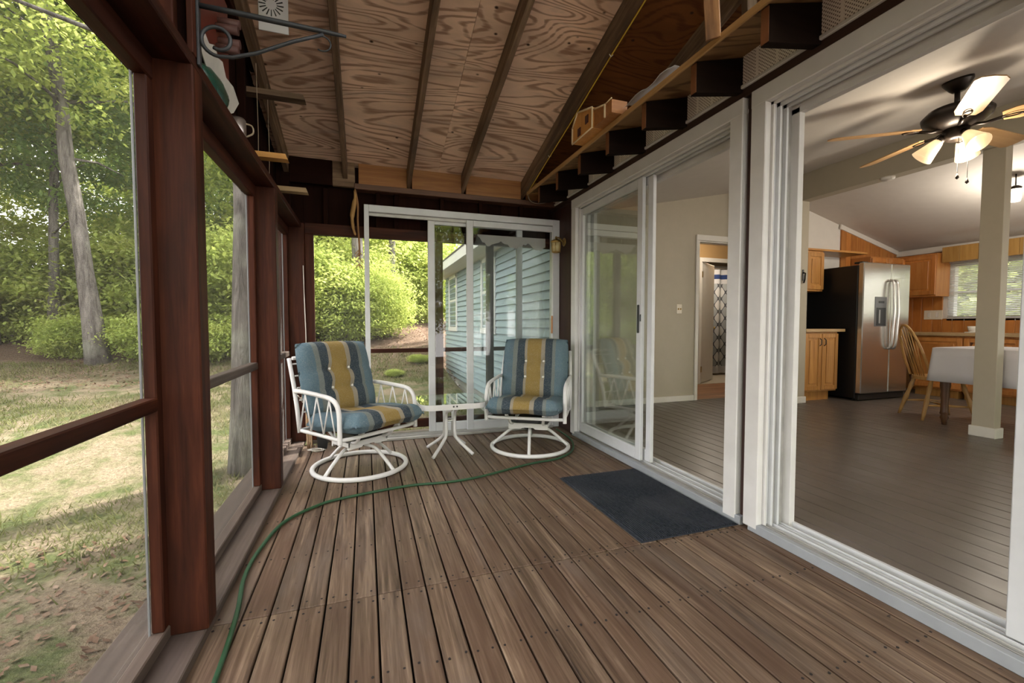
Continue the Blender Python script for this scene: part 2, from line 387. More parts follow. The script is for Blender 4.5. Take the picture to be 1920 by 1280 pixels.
    def prism(s, poly, a, b, plane='xy'):
        # poly in 2D, extruded from a to b along the remaining axis
        def P(u, v, w): return {'xy': (u,v,w), 'xz': (u,w,v), 'yz': (w,u,v)}[plane]
        n = len(poly); vs = [P(u,v,a) for u, v in poly]+[P(u,v,b) for u, v in poly]
        fs = [tuple(range(n))[::-1], tuple(range(n, 2*n))]+[(i, (i+1) % n, n+(i+1) % n, n+i) for i in range(n)]
        return s.add(vs, fs)
    def mesh(s, name):
        me = bpy.data.meshes.new(name); me.from_pydata(s.v, [], s.f); 
        me.polygons.foreach_set('use_smooth', s.sm); me.update()
        bm = bmesh.new(); bm.from_mesh(me); bmesh.ops.recalc_face_normals(bm, faces=bm.faces); bm.to_mesh(me); bm.free()
        return me
    def build(s, name, mat, parent=None, loc=None, rot=None):
        return link(name, s.mesh(name), mat, parent, loc, rot)
def link(name, me, mat, parent=None, loc=None, rot=None):
    if mat is not None and len(me.materials) == 0: me.materials.append(mat)
    o = bpy.data.objects.new(name, me); C.objects.link(o)
    if parent is not None: o.parent = parent
    if loc is not None: o.location = loc
    if rot is not None: o.rotation_euler = rot
    return o
def empty(name, loc=(0,0,0), rz=0.0, parent=None):
    o = bpy.data.objects.new(name, None); C.objects.link(o); o.location = loc; o.rotation_euler = (0,0,rz); o.empty_display_size = 0.05
    if parent is not None: o.parent = parent
    return o
def tag(o, label=None, cat=None, group=None, kind=None):
    if label: o['label'] = label
    if cat: o['category'] = cat
    if group: o['group'] = group
    if kind: o['kind'] = kind
    return o
def structure(name, label=None, cat=None, loc=(0,0,0)):
    o = empty(name, loc); o['kind'] = 'structure'
    if label: o['label'] = label
    if cat: o['category'] = cat
    return o
def bx(name, lo, hi, mat, parent=None, c=0.004):
    """box object with its origin at its centre (so grain differs piece by piece)"""
    ctr = [(a+b)/2 for a, b in zip(lo, hi)]
    m = MB().box([a-q for a, q in zip(lo, ctr)], [b-q for b, q in zip(hi, ctr)], c)
    return m.build(name, mat, parent, ctr)
def bar(name, p, q, w, h, mat, parent=None, up=(0,0,1), c=0.003):
    """oriented square bar from p to q; local x = length"""
    p = Vector(p); q = Vector(q); d = q-p; L = d.length; d.normalize()
    u = Vector(up); sd = d.cross(u)
    if sd.length < 1e-5: sd = d.orthogonal()
    sd.normalize(); u2 = sd.cross(d).normalized()
    m = MB().box((-L/2,-w/2,-h/2), (L/2,w/2,h/2), c)
    o = m.build(name, mat, parent)
    R = Matrix((d, -sd, u2)).transposed().to_4x4()
    o.matrix_local = Matrix.Translation((p+q)/2) @ R
    return o
def copytree(o, parent=None):
    c = o.copy(); C.objects.link(c)
    if parent is not None: c.parent = parent
    for ch in list(o.children): copytree(ch, c)
    return c
def arc(c, r, a0, a1, n, plane='xz', fixed=0.0):
    out = []
    for i in range(n+1):
        a = a0+(a1-a0)*i/n; u = c[0]+r*math.cos(a); v = c[1]+r*math.sin(a)
        out.append({'xz': (u,fixed,v), 'yz': (fixed,u,v), 'xy': (u,v,fixed)}[plane])
    return out
def smooth_path(pts, n=6):
    P = [Vector(p) for p in pts]; out = []
    for i in range(len(P)-1):
        p0 = P[max(i-1,0)]; p1 = P[i]; p2 = P[i+1]; p3 = P[min(i+2, len(P)-1)]
        for k in range(n):
            t = k/n
            out.append(0.5*((2*p1)+(p2-p0)*t+(2*p0-5*p1+4*p2-p3)*t*t+(3*p1-p0-3*p2+p3)*t**3))
    out.append(P[-1]); return out

# ================================================================ SETTING: porch
XL, XR, YE = -0.515, 1.835, 4.13
# ---- deck
deck = structure('floor', 'weathered brown deck floor of narrow boards', 'deck floor')
PITCH = 0.0928; BW = 0.0860
x = 0.03-6*PITCH+0.003
me_a = MB().box((-BW/2, -1.19, -0.0125), (BW/2, 1.19, 0.0125), 0.003).mesh('deck_board')
me_b = MB().box((-BW/2, -1.9, -0.0125), (BW/2, 1.9, 0.0125), 0.003).mesh('deck_board')
nail = MB()
while x < 1.90:
    xc = x+BW/2; dz = random.uniform(-0.0012, 0.0012)
    w = 1.0
    o = link('plank', me_a, deckwood(), deck, (xc, 1.7275+1.19, -0.0125+dz)); o.scale.x = w
    o = link('plank', me_b, deckwood(), deck, (xc, 1.7225-1.9, -0.0125+dz-0.0006)); o.scale.x = w
    for yy in (1.69, 1.76, 2.13, 2.54, 2.95, 3.36, 3.77, 1.32, 0.9):
        for dx in (-0.026, 0.026):
            nail.lathe([(0.0044,-0.002),(0.0044,0.0010)], 7, xc+dx+random.uniform(-.004,.004), yy+random.uniform(-.008,.008))
    x += PITCH
nail.build('nail_heads', plain('rusted_nail', (0.012,0.008,0.007), 0.8), deck)['kind'] = 'stuff'
bx('joist_support', (-0.72, -2.2, -0.20), (1.9, 4.2, -0.045), plain('deck_underside', (0.012,0.008,0.006), 0.9), deck, 0)

# ---- left screen wall
wl_ = structure('wall_left', 'dark red-brown timber screen wall beside the lawn', 'wall')
bx('sill_plate', (-0.70, -2.2, 0.0), (XL, 4.20, 0.036), sillwood('y'), wl_)
bx('header_plate', (-0.660, -2.2, 1.872), (-0.51, 4.13, 1.912), redwood('y'), wl_)
for (y0, y1) in ((1.65, 1.745), (2.955, 3.045), (0.28, 0.37)):
    bx('post', (-0.660, y0, 0.036), (-0.508, y1-0.012, 1.872), redwood('z'), wl_)
bx('post_face_board', (-0.525, 1.66, 1.912), (-0.508, 1.74, 3.15), redwood('z'), wl_, 0.002)
bx('stud', (-0.70, 1.66, 1.912), (-0.56, 1.70, 3.15), redwood('z'), wl_)
bx('stud', (-0.70, 2.96, 1.912), (-0.655, 3.00, 2.75), darkwood('z'), wl_)
bx('corner_post', (-0.70, 4.10, 0.036), (-0.49, 4.20, 1.912), redwood('z'), wl_)
bx('corner_stud', (-0.70, 4.12, 1.913), (-0.60, 4.20, 2.46), darkwood('z'), wl_)
bays = ((1.745, 2.955), (3.045, 4.10), (0.37, 1.65), (-2.2, 0.28))
for (y0, y1) in bays:
    bx('stop_strip', (-0.655, y0, 0.036), (-0.612, y1, 0.078), sillwood('y'), wl_)
    bx('stop_strip', (-0.655, y0, 1.800), (-0.612, y1, 1.872), redwood('y'), wl_)
    bx('stop_strip', (-0.655, y0, 0.078), (-0.612, y0+0.038, 1.800), redwood('z'), wl_)
    bx('stop_strip', (-0.648, y1-0.042, 0.078), (-0.614, y1, 1.800), redwood('z'), wl_)
    bx('mid_rail', (-0.655, y0+0.038, 0.781), (-0.610, y1-0.042, 0.823), sillwood('y') if y0 > 1.7 else redwood('y'), wl_)
    MB().box((-0.001, y0, 0.06), (0.001, y1, 1.82)).build('screen', M_screen, wl_, (-0.657, 0, 0))
    bx('screen_bead', (-0.6545, y1-0.046, 0.06), (-0.6485, y1-0.040, 1.82), plain('grey_spline', (0.16,0.165,0.17), 0.5), wl_, 0.001)
bx('outer_ledge', (-0.80, -2.2, -0.02), (-0.70, 4.25, 0.012), sillwood('y'), wl_)
# upper boarded wall above the plate
yy = -2.2; k = 0
while yy < 4.2:
    top = 2.46+0.29*(4.15-yy)
    bx('board', (-0.722, yy, 1.886), (-0.702, yy+0.1996, min(top, 3.9)), darkwood('z'), wl_, 0.002); yy += 0.2
MB().prism([(-2.2,1.886), (4.2,1.886), (4.2,2.45), (-2.2,4.25)], -0.73, -0.7225, 'yz').build('sheathing', darkwood('z'), wl_)
bx('plate_filler', (-0.722, -2.2, 1.876), (-0.660, 4.13, 1.908), darkwood('y'), wl_, 0)
bx('nailer_board', (-0.702, 0.0, 2.71), (-0.64, 4.2, 2.765), redwood('y'), wl_)

# ---- end wall
we = structure('wall_end', 'dark timber end wall around the sliding glass door', 'wall')
bx('sill_plate', (-0.49, 4.115, 0.0), (1.90, 4.23, 0.032), sillwood('x'), we)
bx('kick_rail', (-0.42, 4.135, 0.075), (1.90, 4.175, 0.155), redwood('x'), we)
bx('header_beam', (-0.49, 4.13, 1.828), (1.90, 4.20, 1.922), redwood('x'), we)
bx('side_strip', (-0.49, 4.125, 0.032), (-0.42, 4.165, 1.828), redwood('z'), we)
bx('mid_rail', (-0.42, 4.15, 0.785), (1.90, 4.185, 0.824), redwood('x'), we)
for xx in (0.632, 1.135): bx('post', (xx, 4.135, 0.032), (xx+0.07, 4.19, 1.828), redwood('z') if xx < 1 else sillwood('z'), we)  # second post in paler wood, standing in for haze of the glass
xx = -0.70
while xx < 1.9:
    bx('board', (xx, 4.20, 1.90), (min(xx+0.1996, 1.95), 4.222, 2.47), darkwood('z'), we, 0.002); xx += 0.2
bx('sheathing', (-0.70, 4.2225, 1.90), (1.95, 4.23, 2.47), darkwood('x'), we, 0)
for xx in (-0.34, 0.10, 0.26, 0.68, 1.06, 1.48): bx('stud', (xx, 4.15, 1.922), (xx+0.038, 4.20, 2.24), darkwood('z'), we)
bx('top_plate', (-0.08, 4.09, 2.236), (1.90, 4.20, 2.285), wood('stained_beam', [(0.3,(0.04,0.018,0.012)), (0.6,(0.10,0.045,0.025)), (0.8,(0.25,0.15,0.09))], 'x', 0.6), we)
for (xa, xb, mm) in ((-0.60,-0.26,darkwood('x')), (-0.26,-0.075,rafterwood('x')), (-0.045,0.375,None), (0.42,0.885,None), (0.93,1.49,None), (1.55,1.90,None)):
    bx('blocking_board', (xa, 4.135, 2.26 if xa < -0.1 else 2.285), (xb, 4.17, 2.50), mm or wood('orange_blocking', [(0.3,(0.15,0.055,0.014)), (0.5,(0.24,0.095,0.025)), (0.7,(0.32,0.15,0.045))], 'x', 0.6), we)
for (xa, xb) in ((-0.42, 0.632), (0.702, 1.135), (1.205, 1.9)):
    for (za, zb) in ((0.155, 0.785), (0.824, 1.828)):
        MB().box((xa, -0.001, za), (xb, 0.001, zb)).build('screen', M_screen, we, (0, 4.192, 0))

# ---- porch roof
SL = 0.29; TH = math.atan(SL)
roof = structure('ceiling', 'plywood porch ceiling on exposed rafters sloping down to the end wall', 'ceiling', (0, 4.15, 2.47))
roof.rotation_euler = (-TH, 0, 0)
# local y runs down slope; sheets lie above local z = 0
cols = ((-1.05, 0.66), (0.66, 1.53)); rows = ((-6.3,-4.9), (-4.9,-3.66), (-3.66,-2.44), (-2.44,-1.22), (-1.22,0.42))
for ci, (xa, xb) in enumerate(cols):
    for (ya, yb) in rows:
        bx('plywood_sheet', (xa+0.001, ya+0.0012, 0.0), (xb-0.001, yb-0.0012, 0.013), M_ply, roof, 0)
def xmax(ly): return min(3.4, 1.9+max(0.0, (2.47-0.28*ly)-2.30)/0.26)
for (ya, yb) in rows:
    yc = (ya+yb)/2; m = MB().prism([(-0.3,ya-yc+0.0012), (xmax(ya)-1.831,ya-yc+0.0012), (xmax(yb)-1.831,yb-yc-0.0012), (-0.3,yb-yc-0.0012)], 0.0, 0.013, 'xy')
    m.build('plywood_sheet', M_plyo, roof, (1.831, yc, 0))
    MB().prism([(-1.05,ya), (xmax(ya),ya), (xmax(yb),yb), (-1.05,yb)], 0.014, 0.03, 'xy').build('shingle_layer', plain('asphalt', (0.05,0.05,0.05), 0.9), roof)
for xx in (-0.62, -0.155, 0.393, 0.90, 1.51, 2.10, 2.7):
    bx('rafter', (xx-0.019, -6.3, -0.14), (xx+0.019, 0.40 if xx < 2 else (-0.55 if xx < 2.5 else -1.15), -0.001), rafterwood('y'), roof, 0.003)
bx('fascia_board', (-1.05, 0.40, -0.12), (1.85, 0.42, 0.03), darkwood('x'), roof)

# ---- house-side wall with sliding doors
wr = structure('wall_right', 'dark brown house wall between white sliding doors', 'wall')
bx('siding_panel', (1.87, 3.70, 0.0), (1.97, 4.22, 2.25), M_brownwall, wr)
bx('siding_panel', (1.868, 1.705, 0.0), (1.97, 1.757, 2.21), M_brownwall, wr)
bx('siding_panel', (1.87, -2.6, 0.0), (1.97, -0.62, 2.25), M_brownwall, wr)
bx('header_band', (1.845, -2.6, 2.205), (1.97, 4.22, 2.256), wood('dark_header', [(0.3,(0.02,0.009,0.006)), (0.7,(0.05,0.022,0.014))], 'y', 0.6), wr)
bx('band_trim', (1.832, -2.6, 2.250), (1.90, 4.10, 2.268), M_trim, wr, 0.003)
bx('frieze_core', (1.875, -2.6, 2.256), (1.97, 4.3, 2.46), plain('dark_core', (0.03,0.025,0.02), 0.9), wr, 0)

def slider(name, label, y0, y1, parts):
    """white sliding-door unit on the house wall; y0 near end, y1 far end"""
    d = structure(name, label, 'sliding door')
    zt = 2.204
    for (a, b, side) in ((y0, y0+0.085, 'n'), (y1-0.085, y1, 'f')):
        bx('casing', (1.835, a, 0.02), (1.872, b, zt), M_trim, d, 0.004)
        j = b if side == 'n' else a; sg = 1 if side == 'n' else -1
        for (xa, xb, dw, mm) in ((1.872, 1.884, 0.012, M_trim), (1.884, 1.905, 0.002, M_white), (1.905, 1.918, 0.020, M_white), (1.918, 1.945, 0.004, M_alum), (1.945, 1.958, 0.022, M_white), (1.958, 2.000, 0.004, M_alum)):
            bx('jamb_strip', (xa, a, 0.03), (xb, j+sg*dw, 2.13) if side == 'n' else (xb, b, 2.13), mm, d, 0.001) if side == 'n' else bx('jamb_strip', (xa, j+sg*dw, 0.03), (xb, b, 2.13), mm, d, 0.001)
        bx('inner_jamb', (2.000, a, 0.03), (2.035, j+sg*0.045, 2.10) if side == 'n' else (2.035, b, 2.10), M_trim, d, 0.002) if side == 'n' else bx('inner_jamb', (2.000, j+sg*0.045, 0.03), (2.035, b, 2.10), M_trim, d, 0.002)
    bx('head_casing', (1.834, y0-0.001, zt-0.085), (1.872, y1+0.001, zt), M_trim, d, 0.004)
    for (xa, xb, dz, mm) in ((1.872, 1.884, 0.012, M_trim), (1.884, 1.905, 0.002, M_white), (1.905, 1.918, 0.020, M_white), (1.918, 1.945, 0.004, M_alum), (1.945, 1.958, 0.022, M_white), (1.958, 2.000, 0.004, M_alum), (2.000, 2.035, 0.045, M_trim)):
        bx('head_strip', (xa, y0+0.08, zt-0.085-dz), (xb, y1-0.08, zt-0.02), mm, d, 0.001)
    bx('sill_board', (1.836, y0-0.03, 0.0), (1.868, y1-0.03, 0.046), M_graysill, d, 0.003)
    bx('track_base', (1.868, y0+0.05, 0.0), (2.035, y1-0.05, 0.032), M_alum, d, 0)
    for xa, h in ((1.872, 0.046), (1.898, 0.046), (1.925, 0.050), (1.955, 0.046), (1.972, 0.052), (2.018, 0.058)):
        bx('track_rib', (xa, y0+0.075, 0.030), (xa+(0.004 if xa < 2 else 0.016), y1-0.075, h), M_white if xa > 1.9 else M_alum, d, 0.0005)
    def panel(xc, ya, yb, wn=0.065, latch=None):
        p = empty('panel', (xc, 0, 0), 0, d)
        t = 0.014; zb, zz = 0.052, 2.10
        bx('stile', (-t, ya, zb), (t, ya+wn, zz), M_white, p, 0.003)
        bx('stile', (-t, yb-wn, zb), (t, yb, zz), M_white, p, 0.003)
        bx('rail', (-t, ya+wn, zb), (t, yb-wn, zb+0.085), M_white, p, 0.003)
        bx('rail', (-t, ya+wn, zz-0.06), (t, yb-wn, zz), M_white, p, 0.003)
        MB().box((-0.003, ya+wn-0.005, zb+0.08), (0.003, yb-wn+0.005, zz-0.055)).build('glass_pane', M_glass, p)
        if latch == 'bar':
            bx('latch', (-0.026, ya+0.024, 0.985), (-0.013, ya+0.040, 1.19), M_blackp, p, 0.003)
            bx('keeper', (-0.02, ya+0.004, 1.07), (-0.013, ya+0.012, 1.12), M_iron, p, 0.001)
        if latch == 'box':
            bx('latch_plate', (-0.034, ya+0.055, 0.86), (-0.013, ya+0.115, 1.24), plain('grey_latch', (0.30,0.30,0.31), 0.4), p, 0.004)
            bx('latch', (-0.05, ya+0.066, 1.05), (-0.034, ya+0.098, 1.20), M_blackp, p, 0.004)
        return p
    for a in parts: panel(*a)
    return d
slider('door_1', 'open white sliding glass door nearest the camera facing the ceiling fan', -0.55, 1.708, ((1.945, -0.45, 0.775, 0.07, 'box'),))
slider('door_2', 'white sliding glass door above the navy mat, farther half glazed', 1.757, 3.705, ((1.897, 2.665, 3.63, 0.062, 'bar'), (1.938, 2.60, 3.60, 0.055)))

# ---- house eave: rafter tails, sheathing, vents
ev = structure('eave', 'house eave overhang with dark rafter tails and perforated vents', 'eave')
TS = 0.26
tails = [1.367+0.4045*k for k in range(-3, 7)]
for y in tails:
    o = MB().prism([(1.555, 2.185), (1.875, 2.24), (1.875, 2.415), (1.555, 2.335)], -0.02, 0.02, 'xz').build('rafter_tail', M_tail, ev, (0, y+0.02, 0))
    e = MB().box((-0.003, -0.018, -0.07), (0.0, 0.018, 0.07)).build('end_grain', M_endgrain, o, (1.5545, 0, 2.26))
for a, b in zip(tails[:-1], tails[1:]):
    MB().box((-0.006, a+0.04-(a+b)/2, -0.075), (0.006, b-(a+b)/2, 0.078)).build('vent_panel', M_vent, ev, (1.85, (a+b)/2, 2.342))
MB().box((-0.006, 0, -0.075), (0.006, 0.6, 0.078)).build('vent_panel', M_vent, ev, (1.85, tails[-1]+0.04, 2.342))
SR = math.atan(TS)
o = MB().box((0, -2.2, 0), (0.36, 1.95, 0.016), 0.001).build('eave_sheathing', M_eave, ev, (1.525, 2.1, 2.331), (0, -SR, 0))
bx('edge_strip', (1.518, -0.1, 2.318), (1.530, 4.05, 2.350), wood('eave_edge', [(0.3,(0.30,0.15,0.05)), (0.7,(0.55,0.34,0.14))], 'y', 0.6), ev, 0.002)
bar('strut', (1.53, 1.64, 2.352), (1.24, 1.42, 3.15), 0.125, 0.062, wood('strut_wood', [(0.3,(0.13,0.055,0.018)), (0.5,(0.29,0.145,0.055)), (0.7,(0.42,0.25,0.11))], 'x', 0.6, blot=(0.045,0.022,0.012)), ev, up=(1,-1,0))
bar('strut', (2.35, 2.2, 2.55), (2.0, 1.9, 3.1), 0.085, 0.04, rafterwood('x'), ev, up=(0,1,0))
for (xa, za, xb, zb) in ((1.88, 2.425, 5.36, 3.33), (5.36, 3.33, 9.3, 2.30)):
    MB().prism([(xa,za), (xb,zb), (xb,zb+0.03), (xa,za+0.03)], -3.2, 11.1, 'xz').build('house_roof', plain('roof_shingle', (0.07,0.06,0.055), 0.9), ev)
MB().prism([(1.52,2.335), (1.88,2.425), (1.88,2.455), (1.52,2.365)], 4.2, 11.1, 'xz').build('house_roof', plain('roof_shingle', (0.07,0.06,0.055), 0.9), ev)

# ================================================================ SETTING: house interior
FZ = 0.02
fi = structure('floor_interior', 'grey-brown painted board floor inside the house', 'floor')
me_f = MB().box((-0.0625, -3.65, -0.012), (0.0625, 3.65, 0.012), 0.003).mesh('floor_board')
xx = 2.04
while xx < 8.25:
    link('plank', me_f, M_ifloor, fi, (xx+0.0635, 1.12, FZ-0.012+random.uniform(-.0006,.0006))); xx += 0.1285
bx('subfloor', (1.97, -2.6, -0.12), (8.3, 8.2, -0.006), plain('dark_gap', (0.02,0.016,0.014), 0.9), fi, 0)
hallf = wood('hall_floor_wood', [(0.3,(0.22,0.09,0.04)), (0.5,(0.34,0.17,0.09)), (0.7,(0.44,0.27,0.17))], 'x', 0.35, 0.5)
for k in range(12): bx('hall_plank', (3.5, 4.79+k*0.1, -0.004), (7.4, 4.887+k*0.1, FZ-0.002), hallf, fi, 0.002)
bx('bathroom_floor', (3.5, 6.0, -0.004), (8.2, 8.1, FZ-0.001), plain('bath_vinyl', (0.62,0.55,0.45), 0.4), fi, 0)

def ceil_z(x): return 2.26+0.204*(x-1.9) if x < 5.355 else 2.965-0.252*(x-5.355)
ci = structure('ceiling_interior', 'vaulted pale ceiling inside the house', 'ceiling')
MB().prism([(1.97,2.275), (5.355,2.965), (5.355,3.01), (1.97,2.32)], -2.6, 4.84, 'xz').build('ceiling_slope', M_ceilw, ci)
MB().prism([(5.355,2.965), (8.3,2.223), (8.3,2.27), (5.355,3.01)], -2.6, 4.84, 'xz').build('ceiling_slope', M_ceilw, ci)
bx('hall_ceiling', (3.4, 4.84, 2.40), (8.3, 8.2, 2.44), plain('amber_lit_ceiling', (0.50,0.36,0.20), 0.8), ci, 0)  # amber lamplight is put into the hall ceiling colour

wa = structure('wall_back', 'beige interior wall with a doorway to the hall', 'wall')
DX0, DX1, DZ = 4.237, 4.965, 2.167
MB().prism([(1.97,-0.01), (DX0,-0.01), (DX0,ceil_z(DX0)+0.03), (1.97,2.30)], 4.74, 4.84, 'xz').build('wall_panel', M_beige, wa)
MB().prism([(DX0,DZ), (DX1,DZ), (DX1,ceil_z(DX1)+0.03), (DX0,ceil_z(DX0)+0.03)], 4.74, 4.84, 'xz').build('wall_panel', M_beige, wa)
MB().prism([(DX1,-0.01), (5.30,-0.01), (5.30,ceil_z(5.30)+0.03), (DX1,ceil_z(DX1)+0.03)], 4.74, 4.84, 'xz').build('wall_panel', M_beige, wa)
bx('baseboard', (2.04, 4.722, FZ), (DX0-0.05, 4.74, FZ+0.075), M_intwhite, wa, 0.003)
for (a, b) in ((DX0-0.052, DX0), (DX1, DX1+0.052)): bx('door_casing', (a, 4.715, FZ), (b, 4.74, DZ), M_intwhite, wa, 0.004)
bx('door_casing', (DX0-0.052, 4.713, DZ), (DX1+0.052, 4.74, DZ+0.075), M_intwhite, wa, 0.004)
for (a, b) in ((DX0, DX0+0.015), (DX1-0.015, DX1)): bx('door_jamb', (a, 4.74, FZ), (b, 4.84, DZ), M_intwhite, wa, 0.001)
bx('door_jamb', (DX0, 4.74, DZ-0.015), (DX1, 4.84, DZ), M_intwhite, wa, 0.001)
# hall and bathroom shell
wh = structure('wall_hall', 'hall and bathroom walls seen through the doorway', 'wall')
bx('wall_panel', (3.4, 4.84, -0.01), (3.5, 8.2, 2.42), M_beige, wh, 0)
bx('wall_panel', (3.5, 6.0, -0.01), (5.38, 6.1, 2.42), M_beige, wh, 0)
bx('wall_panel', (5.38, 6.0, 2.16), (6.35, 6.1, 2.42), plain('amber_lit_wall', (0.42,0.26,0.11), 0.75), wh, 0)  # panel over the bathroom door carries amber lamplight in its colour
bx('wall_panel', (6.35, 6.0, -0.01), (8.3, 6.1, 2.42), M_beige, wh, 0)
bx('wall_panel', (3.5, 8.1, -0.01), (8.3, 8.2, 2.42), plain('bath_wall', (0.55,0.52,0.48), 0.7), wh, 0)
bx('wall_panel', (8.2, 4.84, -0.01), (8.3, 8.2, 2.42), M_beige, wh, 0)
for (a, b) in ((5.38, 5.43), (6.30, 6.35)): bx('door_casing', (a, 5.98, FZ), (b, 6.0, 2.16), M_intwhite, wh, 0.003)
bx('door_casing', (5.38, 5.978, 2.11), (6.35, 6.0, 2.18), M_intwhite, wh, 0.003)
d4 = structure('door_4', 'white door leaf standing open edge-on beside the hall doorway', 'door')
bx('leaf', (4.965, 4.005, FZ+0.01), (5.003, 4.70, 2.15), M_intwhite, d4, 0.003)
for sx in (4.95, 5.018): MB().lathe([(0.0,-0.03),(0.02,-0.028),(0.027,-0.012),(0.022,0.0),(0.010,0.006),(0.010,0.02)], 12, axis=Matrix.Rotation(PI/2 if sx > 5 else -PI/2, 3, 'Y')).build('knob', M_brass, d4, (sx, 4.055, 0.985))
d5 = structure('door_5', 'white bathroom door standing ajar beyond the hall', 'door')
q = empty('leaf_pivot', (5.47, 6.02, 0), math.radians(32), d5)
bx('leaf', (0.0, 0.0, FZ+0.012), (0.74, 0.035, 2.12), M_intwhite, q, 0.003)
for zz in (0.22, 1.85): bx('hinge', (-0.03, -0.012, zz), (0.02, 0.0, zz+0.10), M_brass, q, 0.002)
MB().lathe([(0.0,0.03),(0.02,0.028),(0.027,0.012),(0.010,0.0)], 10, axis=Matrix.Rotation(PI/2, 3, 'X')).build('knob', M_brass, q, (0.68, -0.02, 0.98))

# central beam, stub wall and column
wm = structure('wall_middle', 'beige beam, stub wall and column dividing the kitchen', 'wall')
MB().prism([(5.28,-0.01), (5.43,-0.01), (5.43,2.955), (5.28,2.955)], 4.12, 4.84, 'xz').build('stub_wall', M_beige, wm)
bx('beam', (5.28, -2.6, 2.62), (5.43, 4.12, 2.965), M_beige, wm, 0.003)
bx('column', (5.325, 2.265, FZ), (5.425, 2.42, 2.62), M_beige, wm, 0.003)
for lo, hi in (((5.31,2.25,FZ), (5.44,2.435,FZ+0.095)), ((5.265,4.105,FZ), (5.445,4.74,FZ+0.085))): bx('baseboard', lo, hi, M_intwhite, wm, 0.005)
# kitchen end wall
wk = structure('wall_kitchen', 'kitchen end wall, white paint then knotty pine planks', 'wall')
MB().prism([(5.43,-0.01), (8.3,-0.01), (8.3,2.25), (5.43,2.97)], 4.76, 4.86, 'xz').build('wall_panel', M_intwhite, wk)
xx = 6.94
while xx < 8.24:
    w = random.choice((0.085, 0.105, 0.12)); xe = min(xx+w, 8.25)
    MB().prism([(-w/2,0.9), ((xe-xx)-w/2,0.9), ((xe-xx)-w/2,ceil_z(xe)-0.02), (-w/2,ceil_z(xx)-0.02)], -0.009, 0.009, 'xz').build('plank', pine(), wk, (xx+w/2, 4.749, 0)); xx = xe+0.004
bar('crown_strip', (6.90, 4.735, ceil_z(6.90)-0.035), (8.24, 4.735, ceil_z(8.24)-0.035), 0.025, 0.07, M_intwhite, wk)
wf = structure('wall_far', 'knotty pine far kitchen wall around the window', 'wall')
WY0, WY1, WZ0, WZ1 = 2.30, 4.06, 1.13, 1.95
yy = 4.74
while yy > -0.5:
    w = random.choice((0.10, 0.12, 0.135)); ya = yy-w
    zs = [(0.0, 2.21)] if (ya > WY1 or (yy < WY0 and ya > 1.9)) else [(0.0, WZ0), (WZ1, 2.21)]
    for (za, zb) in zs: bx('plank', (8.25, ya+0.003, za), (8.27, yy, zb), pine(), wf, 0.003)
    yy = ya
bx('crown_strip', (8.215, -2.6, 2.135), (8.25, 4.74, 2.215), M_intwhite, wf, 0.006)
for lo, hi in (((8.27,-2.6,-0.01),(8.40,-0.6,2.24)), ((8.27,-0.6,-0.01),(8.40,1.9,WZ0)), ((8.27,-0.6,WZ1),(8.40,1.9,2.24)), ((8.27,1.9,-0.01),(8.40,WY0,2.24)), ((8.27,WY1,-0.01),(8.40,4.86,2.24)), ((8.27,WY0,-0.01),(8.40,WY1,WZ0)), ((8.27,WY0,WZ1),(8.40,WY1,2.24))): bx('wall_core', lo, hi, M_intwhite, wf, 0)
wi4 = structure('window_4', 'unseen white window added farther along to light the kitchen', 'window')  # unseen window, added to bring more daylight into the kitchen
for lo, hi in (((8.27,-0.6,WZ0),(8.36,-0.55,WZ1)), ((8.27,1.85,WZ0),(8.36,1.9,WZ1)), ((8.27,-0.6,WZ1-0.05),(8.36,1.9,WZ1)), ((8.25,-0.62,WZ0-0.03),(8.36,1.92,WZ0+0.03)), ((8.31,0.62,WZ0),(8.35,0.68,WZ1))): bx('frame', lo, hi, M_trim, wi4, 0.003)
MB().box((-0.002, -0.6, WZ0), (0.002, 1.9, WZ1)).build('glass_pane', M_glass_end, wi4, (8.345, 0, 0))
win = structure('window_1', 'white kitchen window with a lowered white blind', 'window')
for lo, hi in (((8.27,WY0,WZ0),(8.36,WY0+0.05,WZ1)), ((8.27,WY1-0.05,WZ0),(8.36,WY1,WZ1)), ((8.27,WY0,WZ1-0.05),(8.36,WY1,WZ1)), ((8.25,WY0-0.02,WZ0-0.03),(8.36,WY1+0.02,WZ0+0.03)), ((8.31,3.15,WZ0),(8.35,3.21,WZ1)), ((8.31,WY0,1.50),(8.34,WY1,1.54))): bx('frame', lo, hi, M_trim, win, 0.003)
MB().box((-0.002, WY0, WZ0), (0.002, WY1, WZ1)).build('glass_pane', M_glass_end, win, (8.345, 0, 0))
bl = empty('window_blind', (8.235, 0, 0)); tag(bl, 'white slatted blind hanging over the kitchen window', 'blind')
bx('head_rail', (-0.02, WY0-0.02, WZ1-0.01), (0.015, WY1+0.03, WZ1+0.03), M_white, bl)
me_s = MB().box((-0.012, -(WY1-WY0)/2, -0.0007), (0.012, (WY1-WY0)/2, 0.0007)).mesh('slat')
for k in range(33):
    o = link('slat', me_s, plain('blind_slat', (0.78,0.78,0.76), 0.45), bl, (0, (WY0+WY1)/2, WZ0+0.03+k*0.0245)); o.rotation_euler = (0, math.radians(38), 0)
bx('bottom_rail', (-0.012, WY0, WZ0), (0.012, WY1, WZ0+0.016), M_white, bl)
# near end of the house, out of frame, with a wide opening added to let daylight in
wn_ = structure('wall_near', 'beige near end wall of the house', 'wall')
for lo, hi in (((1.97,-2.7,-0.01),(2.6,-2.6,2.5)), ((7.6,-2.7,-0.01),(8.4,-2.6,2.5)), ((2.6,-2.7,-0.01),(7.6,-2.6,0.25)), ((2.6,-2.7,2.35),(7.6,-2.6,3.0))): bx('wall_panel', lo, hi, M_beige, wn_, 0)

